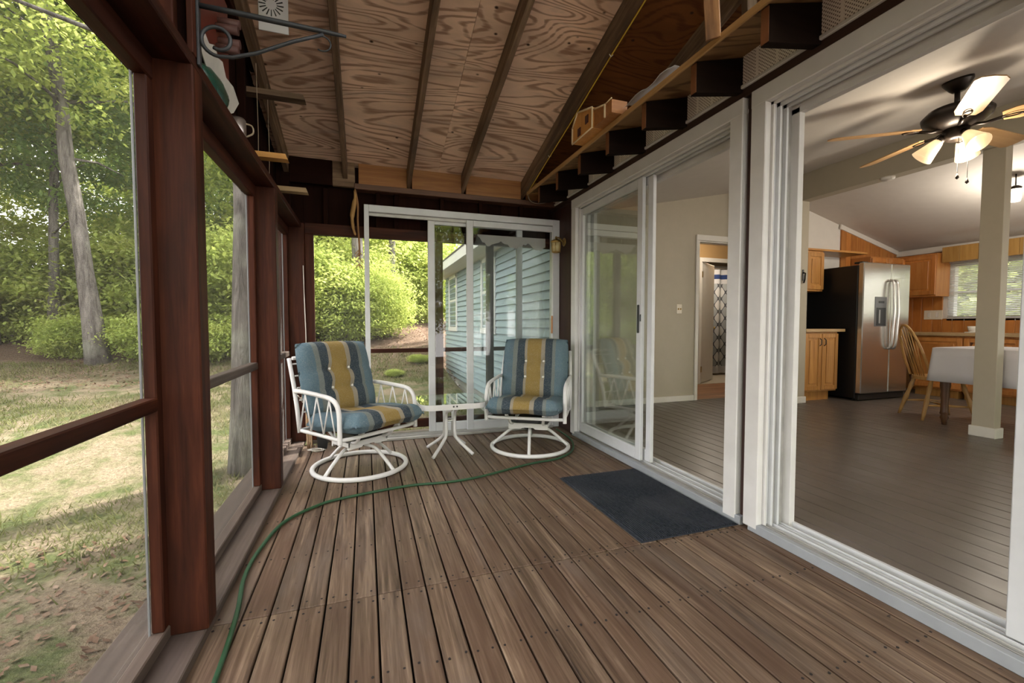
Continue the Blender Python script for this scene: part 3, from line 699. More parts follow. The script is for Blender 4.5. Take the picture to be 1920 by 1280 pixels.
# ================================================================ house exterior beyond the porch
wx = structure('wall_exterior', 'blue-grey clapboard house wall beyond the porch end', 'wall')
bx('wall_core', (1.935, 4.22, -0.16), (1.97, 10.9, 2.30), M_siding, wx, 0)
z0 = -0.14; k = 0
prof = [(1.896, 0.0), (1.935, 0.0), (1.935, 0.118), (1.930, 0.118)]
me_c = MB().prism([(a-1.92, b) for a, b in prof], 0.0, 6.65, 'xz').mesh('clapboard')
while z0 < 2.17:
    link('clapboard', me_c, M_siding, wx, (1.92, 4.25, z0)); z0 += 0.1045
bx('frieze', (1.90, 4.25, 2.165), (1.935, 10.9, 2.25), M_trim, wx)
bx('soffit', (1.55, 4.45, 2.175), (1.93, 11.1, 2.19), plain('soffit_cream', (0.60,0.54,0.44), 0.6), wx, 0)
bx('fascia', (1.53, 4.45, 2.165), (1.55, 11.1, 2.345), M_trim, wx)
bx('gable_end', (1.94, 10.85, -0.5), (8.3, 10.95, 2.3), M_siding, wx, 0)
for (n, ya, yb, lb) in ((2, 6.44, 7.30, 'nearer white double-hung window in the clapboard wall'), (3, 9.41, 10.36, 'farther white double-hung window in the clapboard wall')):
    w = structure('window_%d' % n, lb, 'window')
    zz0, zz1 = 0.90, 2.165; f = 0.085
    for lo, hi in (((1.885,ya,zz0),(1.915,ya+f,zz1)), ((1.885,yb-f,zz0),(1.915,yb,zz1)), ((1.885,ya,zz1-f),(1.915,yb,zz1)), ((1.88,ya-0.02,zz0-0.01),(1.915,yb+0.02,zz0+f)), ((1.893,ya+f,1.555),(1.915,yb-f,1.605))): bx('frame', lo, hi, M_trim, w)
    for (a, b) in ((zz0+f, 1.555), (1.605, zz1-f)): bx('glass_pane', (1.902, ya+f, a), (1.908, yb-f, b), plain('window_pane_grey', (0.20,0.25,0.25), 0.05, 0, 0.8), w, 0)
lat = MB()
for k in range(-4, 90):
    y = 4.3+k*0.07
    for s in (1, -1):
        ya, yb = (y, y+0.36) if s > 0 else (y+0.36, y)
        lat.prism([(ya, -0.50), (ya+0.030, -0.50), (yb+0.030, -0.14), (yb, -0.14)], 1.925+0.006*s, 1.931+0.006*s, 'yz')
o = lat.build('lattice_skirt', plain('white_lattice', (0.72,0.72,0.70), 0.6), wx); o['kind'] = 'stuff'
bx('skirt_rail', (1.915, 4.3, -0.165), (1.94, 10.9, -0.135), M_trim, wx)

# ================================================================ ground
def ground_z(x, y):
    t = max(0.0, y-3.2); z = -0.50+0.105*t*min(1.0, t/3.0)
    z += 0.38/(1+math.exp(-(y-10.2)*1.6))*(1/(1+math.exp(-(x+4)*1.2)))*(1.0 if x < 1.6 else max(0.0, 1-(x-1.6)))
    z += 0.05*max(0.0, -x-5.5)
    if x > 1.6: z = z*(1-min(1.0, (x-1.6)/0.3))+(-0.5)*min(1.0, (x-1.6)/0.3) if y < 14 else z
    return z+0.025*math.sin(x*1.7+y*0.6)*math.cos(y*1.3)
def groundmat():
    m, nt, out = newmat('lawn_and_leaf_litter'); b = bsdf(nt, out, (0.2,0.2,0.1), 0.95, 0, 0.1)
    v = coords(nt, (1,1,1), False)
    big = noise(nt, v, 0.55, 5, 0.6, 0.4); mid = noise(nt, v, 2.4, 5, 0.65); fine = noise(nt, v, 34, 4, 0.7)
    straw = ramp(nt, fine, [(0.25,(0.10,0.078,0.052)), (0.55,(0.19,0.155,0.105)), (0.8,(0.27,0.23,0.165))])
    green = ramp(nt, fine, [(0.3,(0.040,0.052,0.018)), (0.7,(0.095,0.112,0.042))])
    brown = ramp(nt, fine, [(0.3,(0.065,0.042,0.030)), (0.55,(0.13,0.088,0.062)), (0.8,(0.22,0.16,0.115))])
    c = mixc(nt, straw, green, ramp(nt, mid, [(0.42,(0,0,0)), (0.60,(1,1,1))]))
    sx = nt.nodes.new('ShaderNodeSeparateXYZ'); nt.links.new(v, sx.inputs[0])
    far = ramp(nt, math_(nt, 'ADD', math_(nt, 'MULTIPLY', sx.outputs['Y'], 0.05), math_(nt, 'MULTIPLY', big, 0.5)), [(0.66,(0,0,0)), (0.80,(1,1,1))])
    c = mixc(nt, c, brown, far)
    near = ramp(nt, math_(nt, 'ADD', math_(nt, 'MULTIPLY', sx.outputs['Y'], 0.12), math_(nt, 'MULTIPLY', mid, 0.4)), [(0.40,(1,1,1)), (0.56,(0,0,0))])
    c = mixc(nt, c, brown, math_(nt, 'MULTIPLY', near, 0.85))
    nt.links.new(c, b.inputs['Base Color']); bump(nt, b, fine, 0.8, 0.03); return m
gx = np.concatenate([np.arange(-46, -14, 2.0), np.arange(-14, 4, 0.25), np.arange(4, 40, 2.0)])
gy = np.concatenate([np.arange(-12, -1, 1.0), np.arange(-1, 15, 0.25), np.arange(15, 62, 2.0)])
V = [(float(a), float(b), ground_z(a, b)) for b in gy for a in gx]; nx = len(gx)
F = [(j*nx+i, j*nx+i+1, (j+1)*nx+i+1, (j+1)*nx+i) for j in range(len(gy)-1) for i in range(nx-1)]
me = bpy.data.meshes.new('ground'); me.from_pydata(V, [], F); me.polygons.foreach_set('use_smooth', [True]*len(F)); me.update()
g = link('ground', me, groundmat()); tag(g, 'sloping lawn and leaf-strewn ground outside the screens', 'ground', kind='structure')

def leafmat(name, stops, transl=0.45, seed=0.0):
    m, nt, out = newmat(name)
    v = coords(nt); f = noise(nt, v, 1.1, 3, 0.6); f2 = noise(nt, v, 14, 2)
    f = math_(nt, 'ADD', math_(nt, 'MULTIPLY', f, 0.6), math_(nt, 'MULTIPLY', f2, 0.4))
    c = ramp(nt, f, stops)
    df = nt.nodes.new('ShaderNodeBsdfDiffuse'); tl = nt.nodes.new('ShaderNodeBsdfTranslucent'); 
    nt.links.new(c, df.inputs[0]); hs = nt.nodes.new('ShaderNodeHueSaturation'); hs.inputs['Hue'].default_value = 0.485; hs.inputs['Value'].default_value = 1.5
    nt.links.new(c, hs.inputs['Color']); nt.links.new(hs.outputs[0], tl.inputs[0])
    mx = nt.nodes.new('ShaderNodeMixShader'); mx.inputs[0].default_value = transl
    nt.links.new(df.outputs[0], mx.inputs[1]); nt.links.new(tl.outputs[0], mx.inputs[2]); nt.links.new(mx.outputs[0], out.inputs[0])
    return m
M_leafA = leafmat('broad_leaf_green', [(0.3,(0.15,0.21,0.055)), (0.5,(0.28,0.35,0.09)), (0.7,(0.46,0.50,0.17))])
M_leafB = leafmat('deep_leaf_green', [(0.3,(0.10,0.18,0.060)), (0.5,(0.17,0.26,0.085)), (0.7,(0.27,0.36,0.12))])
M_leafC = leafmat('sunny_shrub_leaf', [(0.3,(0.19,0.26,0.065)), (0.5,(0.30,0.37,0.10)), (0.7,(0.45,0.48,0.17))])
M_grass = leafmat('grass_blade', [(0.3,(0.060,0.075,0.024)), (0.5,(0.115,0.125,0.048)), (0.72,(0.235,0.205,0.125))], 0.3)
M_litter = leafmat('dry_leaf', [(0.3,(0.085,0.050,0.034)), (0.5,(0.16,0.105,0.072)), (0.7,(0.27,0.205,0.155))], 0.15)
def barkmat(name, a, b_):
    m, nt, out = newmat(name); b = bsdf(nt, out, a, 0.95, 0, 0.1)
    f = noise(nt, coords(nt, (9, 9, 1.6)), 1.6, 6, 0.7, 0.5); f2 = noise(nt, coords(nt), 1.7, 4)
    c = mixc(nt, ramp(nt, f, [(0.35, a), (0.65, b_)]), (0.30,0.31,0.25), math_(nt, 'MULTIPLY', ramp(nt, f2, [(0.55,(0,0,0)), (0.7,(1,1,1))]), 0.5))
    nt.links.new(c, b.inputs['Base Color']); bump(nt, b, f, 1.0, 0.05); return m
M_bark = barkmat('grey_brown_bark', (0.075,0.058,0.046), (0.24,0.205,0.175))
M_bark2 = barkmat('weathered_grey_bark', (0.060,0.053,0.047), (0.20,0.182,0.162))

def leaf_mesh(name, n_clu, per, size, rx, ry, rz, flat=0.35, crad=0.55, seed=0, base_hole=0.0):
    """many small folded leaves grouped in flattened sprays inside an ellipsoid (centre at origin)"""
    rg = np.random.RandomState(seed)
    d = rg.normal(size=(n_clu, 3)); d /= np.linalg.norm(d, axis=1)[:, None]
    r = rg.uniform(0.25, 1.0, n_clu)**0.5
    cc = d*r[:, None]*np.array([rx, ry, rz])
    tot = n_clu*per
    off = rg.normal(size=(tot, 3))*crad*np.array([1, 1, flat])
    P = np.repeat(cc, per, 0)+off
    yaw = rg.uniform(0, 2*PI, tot); tilt = rg.normal(0, 0.55, tot); L = size*rg.uniform(0.6, 1.35, tot); Wd = L*0.30
    dx = np.stack([np.cos(yaw)*np.cos(tilt), np.sin(yaw)*np.cos(tilt), np.sin(tilt)-0.25], 1)
    sd = np.stack([-np.sin(yaw), np.cos(yaw), rg.normal(0, 0.45, tot)], 1); sd /= np.linalg.norm(sd, axis=1)[:, None]
    A = P; B = P+dx*L[:, None]*0.5+sd*Wd[:, None]; D = P+dx*L[:, None]*0.5-sd*Wd[:, None]; E_ = P+dx*L[:, None]
    vs = np.stack([A, B, E_, D], 1).reshape(-1, 3)
    me = bpy.data.meshes.new(name); me.vertices.add(tot*4); me.vertices.foreach_set('co', vs.astype(np.float32).ravel())
    me.loops.add(tot*4); me.loops.foreach_set('vertex_index', np.arange(tot*4, dtype=np.int32))
    me.polygons.add(tot); me.polygons.foreach_set('loop_start', np.arange(0, tot*4, 4, dtype=np.int32)); me.polygons.foreach_set('loop_total', np.full(tot, 4, dtype=np.int32))
    me.update(); me.validate(); return me, cc
crown_A, cc_A = leaf_mesh('crown_a', 260, 170, 0.105, 2.6, 2.6, 2.9, 0.28, 0.38, 1)
crown_B, cc_B = leaf_mesh('crown_b', 280, 150, 0.095, 2.1, 2.1, 3.6, 0.22, 0.33, 2)
shrub_A, cc_S = leaf_mesh('shrub_a', 130, 150, 0.085, 1.25, 1.25, 1.15, 0.40, 0.24, 3)
shrub_B, cc_T = leaf_mesh('shrub_b', 90, 130, 0.07, 0.75, 0.75, 0.55, 0.45, 0.17, 4)
crown_C, cc_C = leaf_mesh('crown_c', 46, 90, 0.13, 2.6, 2.6, 2.2, 0.35, 0.30, 8)
for m_, mt in ((crown_C, M_leafA), (crown_A, M_leafA), (crown_B, M_leafB), (shrub_A, M_leafC), (shrub_B, M_leafC)): m_.materials.append(mt)
def trunk_mb(h, r, lean=(0,0), n=12, flare=1.5, wob=0.05, seed=0, branches=None):
    rg = random.Random(seed); m = MB(); P = []; R = []
    k = 10
    for i in range(k+1):
        t = i/k; P.append((lean[0]*t+wob*rg.uniform(-1,1)*t, lean[1]*t+wob*rg.uniform(-1,1)*t, -0.25+t*(h+0.25)))
        R.append(r*(1-0.6*t)*(flare if i == 0 else (1+(flare-1)*0.35 if i == 1 else 1)))
    m.tube(P, R, n)
    for j in range(branches or 0):
        t = rg.uniform(0.35, 0.95); b = Vector(P[int(t*k)]); a = rg.uniform(0, 2*PI); L = rg.uniform(0.9, 2.2)*(1.2-0.5*t)
        m.tube([b, b+Vector((math.cos(a)*L*.5, math.sin(a)*L*.5, 0.12*L)), b+Vector((math.cos(a)*L, math.sin(a)*L, 0.10*L))], [r*.22, r*.14, r*.05], 6)
    return m
def tree(name, label, x, y, h, r, crown=None, cz=None, cs=1.0, lean=(0,0), bark=None, group='trees around the porch', seed=0, branches=14):
    zb = ground_z(x, y); t = empty(name, (x, y, zb), 0); tag(t, label, 'tree', group)
    trunk_mb(h, r, lean, seed=seed, branches=branches).build('trunk', bark or M_bark, t)
    if crown:
        o = link('foliage', crown, None, t, (lean[0]*(cz/h), lean[1]*(cz/h), cz)); o.scale = (cs, cs, cs); o.rotation_euler = (0, 0, seed*1.7)
    return t
# left wood
tree('tree', 'grey trunk leaning left in the middle of the lawn screen', -4.85, 10.4, 10.0, 0.145, crown_A, 7.2, 1.0, (-1.0, 0.2), M_bark2, seed=1)
tree('tree', 'thick dark trunk left of the leaning grey trunk', -7.9, 12.6, 10, 0.19, crown_A, 7.2, 1.1, (0.1,0.1), seed=2)
tree('tree', 'slender trunk just behind the leaning grey trunk', -6.6, 12.4, 9, 0.10, crown_B, 6.5, 1.0, (0.2,0.2), M_bark2, seed=3)
tree('tree', 'big weathered trunk close behind the second screen', -1.10, 4.88, 9.0, 0.150, crown_A, 8.6, 0.95, (0.02,0.02), M_bark2, seed=4, branches=2)
tree('tree', 'bark-covered trunk seen through the left of the end wall', -0.15, 12.2, 9.0, 0.17, crown_C, 6.6, 0.9, (-0.1,0.1), M_bark2, seed=5, branches=5)
tree('tree', 'pale slim trunk beside the bark-covered trunk at the end wall', 0.75, 13.6, 9.0, 0.12, crown_C, 6.0, 0.9, (0.1,0.0), M_bark2, seed=6, branches=5)
far = [(-10.5,10.0,'A'),(-12.5,15.5,'B'),(-9.6,19.0,'A'),(-5.4,17.4,'B'),(-3.0,15.2,'A'),(-6.0,25.0,'B'),(-1.2,19.5,'A'),(2.2,21.0,'B'),(-2.6,27,'A'),(-16.5,22,'A'),(-11.5,29,'B')]
for i, (a, b, kx) in enumerate(far):
    tree('woodland_tree', 'leafy tree in the background woodland beyond the lawn', a, b, 8.5, 0.13+0.04*random.random(), crown_A if kx == 'A' else crown_B, 4.4+0.5*(i % 3), 1.05+0.12*(i % 3), (0.2*((i % 3)-1), 0), M_bark if i % 2 else M_bark2, 'background woodland trees', seed=10+i, branches=8)
for i, (a, b, kx, cz) in enumerate(((9.6,8.6,'C',11.8), (10.6,15.9,'C',14.8))):  # unseen trees, added to cast dappled shade on the lawn
    tree('shadow_tree', 'unseen tall tree added behind the house to shade the lawn', a, b, cz+2.0, 0.24, crown_C, cz, 0.85, (0,0), M_bark, 'unseen trees added for lawn shade', seed=40+i, branches=6)
def shrub(x, y, me, cz, s, label, group, seed, mat=None):
    t = empty('shrub', (x, y, ground_z(x, y))); tag(t, label, 'shrub', group)
    st = MB(); rg = random.Random(seed)
    for k in range(6):
        a = rg.uniform(0, 2*PI); L = cz*s
        st.tube([(0,0,-0.1), (math.cos(a)*L*.25, math.sin(a)*L*.25, L*.6), (math.cos(a)*L*.5, math.sin(a)*L*.5, L*1.2)], [0.018*s, 0.012*s, 0.006*s], 5)
    st.build('stem', M_bark, t)
    o = link('foliage', me, None, t, (0, 0, cz*s)); o.scale = (s, s, s if s > 0.3 else s*0.6); o.rotation_euler = (0, 0, seed*1.3)
for i, (a, b, s) in enumerate(((-1.55,11.4,1.05), (-0.5,13.0,1.1), (0.15,11.6,0.85), (1.3,15.6,1.3), (-2.9,11.9,1.2), (-1.0,14.8,1.7), (0.2,17.0,1.8), (2.2,17.5,1.8), (-0.5,11.2,0.75))):
    shrub(a, b, shrub_A, 1.05, s, 'bright green leafy shrub on the bank behind the end wall', 'shrubs on the bank', i)
for i, (a, b, s) in enumerate(((-4.0,10.6,0.9), (-5.6,11.2,0.8), (-3.1,9.9,0.8), (-6.9,13.5,1.2), (-8.9,13.2,1.3), (-4.3,13.2,1.4), (-5.6,14.6,1.6), (-10.4,12.2,1.3), (-2.0,10.2,0.9))):
    shrub(a, b, shrub_B if s < 1 else shrub_A, 0.5 if s < 1 else 0.9, s, 'low leafy undergrowth shrub at the edge of the lawn', 'shrubs along the lawn edge', 20+i)
for i, (a, b, s) in enumerate(((1.05,9.3,0.26), (0.5,8.4,0.2))):
    shrub(a, b, shrub_B, 0.35, s, ('small green bush on the grass close to the lattice skirt', 'small green bush on the grass left of the one by the lattice')[i], 'small bushes by the lattice', 50+i)
for i, (a, b, sc_) in enumerate(((12.6,4.6,1.7), (13.4,6.6,1.9), (12.9,2.4,1.7))):
    shrub(a, b, shrub_A, 1.05, sc_, ('leafy bush in the middle of the kitchen window view', 'leafy bush at the left of the kitchen window view', 'leafy bush at the right of the kitchen window view')[i], 'bushes outside the kitchen window', 70+i)
for i, (a, b, kx) in enumerate(((-6.5,-8.5,'A'), (-1.5,-10.5,'B'), (3.5,-10.0,'A'), (-10.5,-4.5,'A'), (8.5,-11.0,'B'))):  # unseen trees, added to block bright sky from the glass reflections
    tree('reflection_tree', 'unseen leafy tree added behind the camera for the glass reflections', a, b, 7.5, 0.16, crown_A if kx == 'A' else crown_B, 4.2, 1.1, (0,0), M_bark, 'unseen trees added behind the camera', seed=80+i, branches=6)
# grass blades and litter
def scatter(name, n, fx, fy, size, mat, seed, flat=False, keep=None):
    rg = np.random.RandomState(seed); x = rg.uniform(*fx, n); y = rg.uniform(*fy, n)
    dens = np.sin(x*1.9+y*0.7)+np.sin(y*1.6-x*0.9)+np.sin(x*0.7+y*2.3)
    k = (dens+rg.normal(0, 0.7, n) > (0.1 if not flat else -9)) 
    if keep is not None: k &= keep(x, y)
    x = x[k]; y = y[k]; n = len(x)
    z = np.array([ground_z(a, b) for a, b in zip(x, y)])
    yaw = rg.uniform(0, 2*PI, n); L = size*rg.uniform(0.5, 1.4, n)
    if flat:
        d = np.stack([np.cos(yaw), np.sin(yaw), rg.normal(0, .35, n)], 1); s = np.stack([-np.sin(yaw), np.cos(yaw), rg.normal(0, .3, n)], 1)
        P = np.stack([x, y, z+0.012], 1); vs = np.stack([P-d*L[:,None]*.5, P+s*L[:,None]*.28, P+d*L[:,None]*.5, P-s*L[:,None]*.28], 1).reshape(-1, 3); c = 4
    else:
        d = np.stack([np.cos(yaw)*.7, np.sin(yaw)*.7, np.full(n, 0.8)], 1); s = np.stack([-np.sin(yaw), np.cos(yaw), np.zeros(n)], 1)*0.006
        P = np.stack([x, y, z-0.005], 1); vs = np.stack([P-s, P+s, P+d*L[:,None]], 1).reshape(-1, 3); c = 3
    me = bpy.data.meshes.new(name); me.from_pydata(vs.tolist(), [], np.arange(n*c).reshape(-1, c).tolist()); me.update()
    return link(name, me, mat)
tag(scatter('grass', 90000, (-6.5,1.5), (0.5,10.5), 0.075, M_grass, 5, keep=lambda x, y: ((x < -0.85) | (y > 4.5)) & (x > -0.95*y)), 'short patchy grass blades on the lawn', 'grass', kind='stuff')
tag(scatter('leaf_litter', 26000, (-5.5,1.8), (0.5,14), 0.042, M_litter, 6, True, keep=lambda x, y: ((x < -0.85) | (y > 4.5)) & (x > -0.95*y) & ((y < 3.8) | (y > 8.3))), 'dry brown fallen leaves on the ground', 'leaf litter', kind='stuff')

# ================================================================ sliding door across the porch end
d3 = structure('door_3', 'white-framed sliding glass door leaning across the porch end wall', 'sliding door')
def f3(n, lo, hi, m=M_white, p=d3): return bx(n, lo, hi, m, p, 0.003)
f3('frame_side', (-0.004, 4.03, 0.0), (0.037, 4.115, 2.095)); f3('frame_side', (1.795, 4.03, 0.0), (1.868, 4.115, 2.095))
f3('frame_head', (0.037, 4.03, 2.035), (1.795, 4.115, 2.095)); f3('frame_head', (0.037, 4.06, 2.005), (1.795, 4.075, 2.035), M_alum)
f3('frame_track', (0.037, 4.00, 0.0), (1.795, 4.115, 0.022), M_alum)
for yy in (4.045, 4.083, 4.108): f3('frame_track', (0.037, yy, 0.022), (1.795, yy+0.006, 0.038), M_alum)
def p3(x0, x1, y, w0, w1, film=False):
    p = empty('panel', (0, y, 0), 0, d3)
    for (a, b) in ((x0, x0+w0), (x1-w1, x1)): bx('stile', (a, -0.014, 0.036), (b, 0.014, 2.03), M_white, p, 0.003)
    bx('rail', (x0+w0, -0.014, 0.036), (x1-w1, 0.014, 0.115), M_white, p, 0.003)
    bx('rail', (x0+w0, -0.014, 1.975), (x1-w1, 0.014, 2.03), M_white, p, 0.003)
    MB().box((x0+w0-0.004, -0.003, 0.11), (x1-w1+0.004, 0.003, 1.98)).build('glass_pane', M_glass_end, p)
    return p
p3(0.555, 1.487, 4.098, 0.062, 0.060)
pn = p3(0.912, 1.842, 4.058, 0.064, 0.05)
rg = random.Random(3); poly = []
xs = [0.98+0.80*i/40 for i in range(41)]
bot = [(xx, 0.13+0.10*abs(math.sin((xx-0.98)*7.0))*math.exp(-abs(xx-1.18)*1.2)+rg.uniform(0, .008)) for xx in xs]
top = [(1.70+0.03*math.sin(z*13)+rg.uniform(-.012,.012), z) for z in [0.3+1.5*i/24 for i in range(25)]]
poly = bot[:-4]+top+[(xx, 1.90) for xx in (1.66, 1.4, 1.15, 1.02)]+[(0.985, 1.80), (0.98, 1.0)]
MB().prism(poly, -0.0052, -0.0045, 'xz').build('fogged_film', M_film, pn)
tp = [(1.02, 1.905), (1.72, 1.905)]+[(1.72-0.70*i/30, 1.81-0.03*math.sin(i*0.55)+rg.uniform(-.012,.012)-0.05*(i/30)**4*-1) for i in range(31)]
MB().prism(tp, -0.0062, -0.0056, 'xz').build('fogged_film', veil('dense_fogged_film', (0.80,0.80,0.77), 0.30), pn)
bx('pull_handle', (1.775, -0.05, 0.955), (1.787, -0.028, 1.135), wood('handle_wood', [(0.3,(0.30,0.12,0.04)), (0.7,(0.50,0.24,0.09))], 'z', 0.4), pn, 0.004)
for zz in (0.97, 1.11): bx('handle_mount', (1.772, -0.03, zz), (1.79, -0.012, zz+0.02), M_white, pn, 0.002)

# ================================================================ PORCH THINGS
# ---- swivel patio chairs
def pillow(w, l, t, nu=26, nv=26, dimples=(), creases=(), curve=0.0, p=5.0):
    """closed cushion, local x width, y length, z thickness; origin at centre of its underside"""
    vs = []; fs = []
    def top(u, v):
        e = (max(0, 1-abs(u)**p)*max(0, 1-abs(v)**p))**0.38
        z = t*e
        for (du, dv, amp, s) in dimples: z -= amp*math.exp(-((u-du)**2+(v-dv)**2*(l/w)**2)/(s*s))
        for (cv, amp, s) in creases: z -= amp*math.exp(-((v-cv)/s)**2)
        z += 0.004*math.sin(u*9+v*5)*e
        return z
    for side in (0, 1):
        for j in range(nv+1):
            for i in range(nu+1):
                u = -1+2*i/nu; v = -1+2*j/nv
                u = math.copysign(1-(1-abs(u))**1.35, u); v = math.copysign(1-(1-abs(v))**1.35, v)
                z = top(u, v)
                cx = u*w/2; cy = v*l/2
                r = max(abs(u), abs(v))
                k = 1-0.045*(abs(u*v))**3
                zz = t*0.5+(z-t*0.5)*1.0 if side == 0 else t*0.5-(max(z, 0)-t*0.5)*0.75
                if e_edge(u, v): zz = t*0.45
                vs.append((cx*k, cy*k, zz+curve*v*v))
    n1 = (nu+1)*(nv+1)
    for j in range(nv):
        for i in range(nu):
            a = j*(nu+1)+i
            fs.append((a, a+1, a+nu+2, a+nu+1)); fs.append((n1+a, n1+a+nu+1, n1+a+nu+2, n1+a+1))
    m = MB(); m.add(vs, fs, True); me = m.mesh('cushion')
    bm = bmesh.new(); bm.from_mesh(me); bmesh.ops.remove_doubles(bm, verts=bm.verts, dist=0.0004); bmesh.ops.recalc_face_normals(bm, faces=bm.faces); bm.to_mesh(me); bm.free()
    return me
def e_edge(u, v): return abs(u) > 0.9999 or abs(v) > 0.9999
M_chairw = plain('white_powder_coat', (0.62,0.61,0.60), 0.4, 0, 0.45, 0.05)
seat_me = pillow(0.61, 0.62, 0.160, p=11.0, dimples=((0.0,-0.75,0.02,0.25), (0.55,-0.5,0.015,0.3), (-0.5,0.1,0.015,0.4), (0.3,0.3,0.02,0.35)), curve=0.0)
back_me = pillow(0.60, 0.57, 0.13, p=8.0, dimples=((-0.27,0.22,0.035,0.10), (0.27,0.22,0.035,0.10), (-0.27,-0.28,0.035,0.10), (0.27,-0.28,0.035,0.10)), creases=((0.22,0.010,0.06), (-0.28,0.012,0.06)))
def make_chair():
    t = empty('swivel_chair')
    ring = MB().tube([(0.325*math.cos(2*PI*k/48), 0.325*math.sin(2*PI*k/48), 0.017) for k in range(48)], 0.0165, 10, closed=True)
    ring.build('base_ring', M_chairw, t)
    for a in (0.15, 0.15+PI/2, 0.15+PI, 0.15+1.5*PI):
        c, s = math.cos(a), math.sin(a)
        MB().tube(smooth_path([(0.320*c, 0.320*s, 0.020), (0.25*c, 0.25*s, 0.085), (0.155*c, 0.155*s, 0.158), (0.09*c, 0.09*s, 0.172), (0.03*c, 0.03*s, 0.174)], 5), 0.0125, 8).build('base_leg', M_chairw, t)
    sp = MB().prism([(-0.165,0.178), (-0.06,0.178), (-0.045,0.19), (0.045,0.19), (0.06,0.178), (0.165,0.178), (0.165,0.226), (-0.165,0.226)], -0.10, -0.088, 'xz')
    sp.prism([(-0.165,0.178), (0.165,0.178), (0.165,0.226), (-0.165,0.226)], 0.088, 0.10, 'xz'); sp.box((-0.165,-0.10,0.196), (-0.153,0.10,0.226)); sp.box((0.153,-0.10,0.196), (0.165,0.10,0.226)); sp.box((-0.153,-0.088,0.205), (0.153,0.088,0.212))
    sp.build('swivel_plate', M_chairw, t)
    hub = MB(); hub.lathe([(0.05,0.165), (0.05,0.205)], 16); hub.build('swivel_hub', M_blackp, t)
    bx('rocker_block', (-0.10, -0.085, 0.212), (0.10, 0.085, 0.275), M_black, t, 0.01)
    for s in (-1, 1):
        MB().tube(smooth_path([(s*0.13,-0.09,0.222), (s*0.135,-0.16,0.245), (s*0.15,-0.22,0.315), (s*0.15,-0.24,0.325), (s*0.15,0.0,0.335), (s*0.15,0.22,0.325), (s*0.14,0.10,0.232)], 5), 0.0115, 8).build('seat_support', M_chairw, t)
        x = s*0.318
        arm = [(x,0.255,0.300), (x,0.275,0.44), (x*0.99,0.305,0.575), (x,0.18,0.578), (x,0.0,0.572), (x,-0.145,0.560), (x,-0.21,0.525), (x,-0.235,0.46), (x,-0.238,0.36), (x,-0.238,0.272)]
        MB().tube(smooth_path(arm[2:], 6), 0.0155, 10).build('arm', M_chairw, t)
        MB().tube([(x,0.245,0.285), (x,0.272,0.44), (x*0.985,0.325,0.62), (x*0.96,0.40,0.80)], 0.0145, 10).build('back_upright', M_chairw, t)
        zz = [(0.235,0.315), (0.165,0.565), (0.095,0.315), (0.02,0.562), (-0.055,0.315), (-0.125,0.55), (-0.19,0.315)]
        for (a, b) in zip(zz[:-1], zz[1:]): MB().tube([(x,a[0],a[1]), (x,b[0],b[1])], 0.0052, 6).build('lattice_rod', M_chairw, t)
    fr = [(-0.315,0.25,0.300), (-0.312,-0.24,0.300), (-0.25,-0.25,0.300), (0.25,-0.25,0.300), (0.312,-0.24,0.300), (0.315,0.25,0.300)]
    MB().tube(fr, 0.0135, 8, closed=True).build('seat_frame', M_chairw, t)
    MB().tube([(-0.28,0.40,0.80), (0,0.415,0.805), (0.28,0.40,0.80)], 0.0135, 8).build('back_frame', M_chairw, t)
    for k in range(5): MB().tube([(-0.285,0.27+0.029*k,0.42+0.085*k), (0.285,0.27+0.029*k,0.42+0.085*k)], 0.006, 6).build('back_strap', M_chairw, t)
    link('seat_cushion', seat_me, M_cush, t, (0, -0.085, 0.292), (math.radians(-6), 0, 0))
    b = link('back_cushion', back_me, M_cush, t, (0, 0.325, 0.628), (math.radians(90-17), 0, 0))
    for (u, v) in ((-0.27,0.22), (0.27,0.22), (-0.27,-0.28), (0.27,-0.28)):
        MB().lathe([(0.0,0.006), (0.008,0.004), (0.011,0.0), (0.009,-0.004)], 12).build('button', M_button, b, (u*0.30, v*0.285, 0.100))
    return t
ch = make_chair(); ch.location = (-0.05, 3.34, 0); ch.rotation_euler = (0,0,math.radians(36))
tag(ch, 'white swivel patio chair with striped cushions beside the screen wall, turned right', 'chair', 'swivel patio chairs')
c2 = copytree(ch); c2.location = (1.315, 3.42, 0); c2.rotation_euler = (0,0,math.radians(-31))
tag(c2, 'white swivel patio chair with striped cushions beside the house wall, facing the camera', 'chair', 'swivel patio chairs')

# ---- glass side table
t = empty('side_table', (0.64, 3.50, 0)); tag(t, 'small white patio table with a clear glass top between the chairs', 'table')
def rrect(w, h, r, n=5):
    out = []
    for (cx, cy, a0) in ((w-r,h-r,0), (-w+r,h-r,PI/2), (-w+r,-h+r,PI), (w-r,-h+r,1.5*PI)):
        for k in range(n+1): a = a0+PI/2*k/n; out.append((cx+r*math.cos(a), cy+r*math.sin(a)))
    return out
outer = rrect(0.265, 0.245, 0.10); inner = rrect(0.258, 0.238, 0.093)
fr = MB(); n = len(outer)
vs = [(a,b,z) for z in (0.395, 0.437) for (a,b) in outer]+[(a,b,z) for z in (0.395, 0.437) for (a,b) in inner]
fs = []
for i in range(n):
    j = (i+1) % n
    fs += [(i,j,n+j,n+i), (2*n+j,2*n+i,3*n+i,3*n+j), (n+i,n+j,3*n+j,3*n+i), (j,i,2*n+i,2*n+j)]
fr.add(vs, fs); fr.build('rim', M_chairw, t)
MB().prism(rrect(0.262, 0.242, 0.10), 0.438, 0.444, 'xy').build('glass_top', M_table_glass, t)
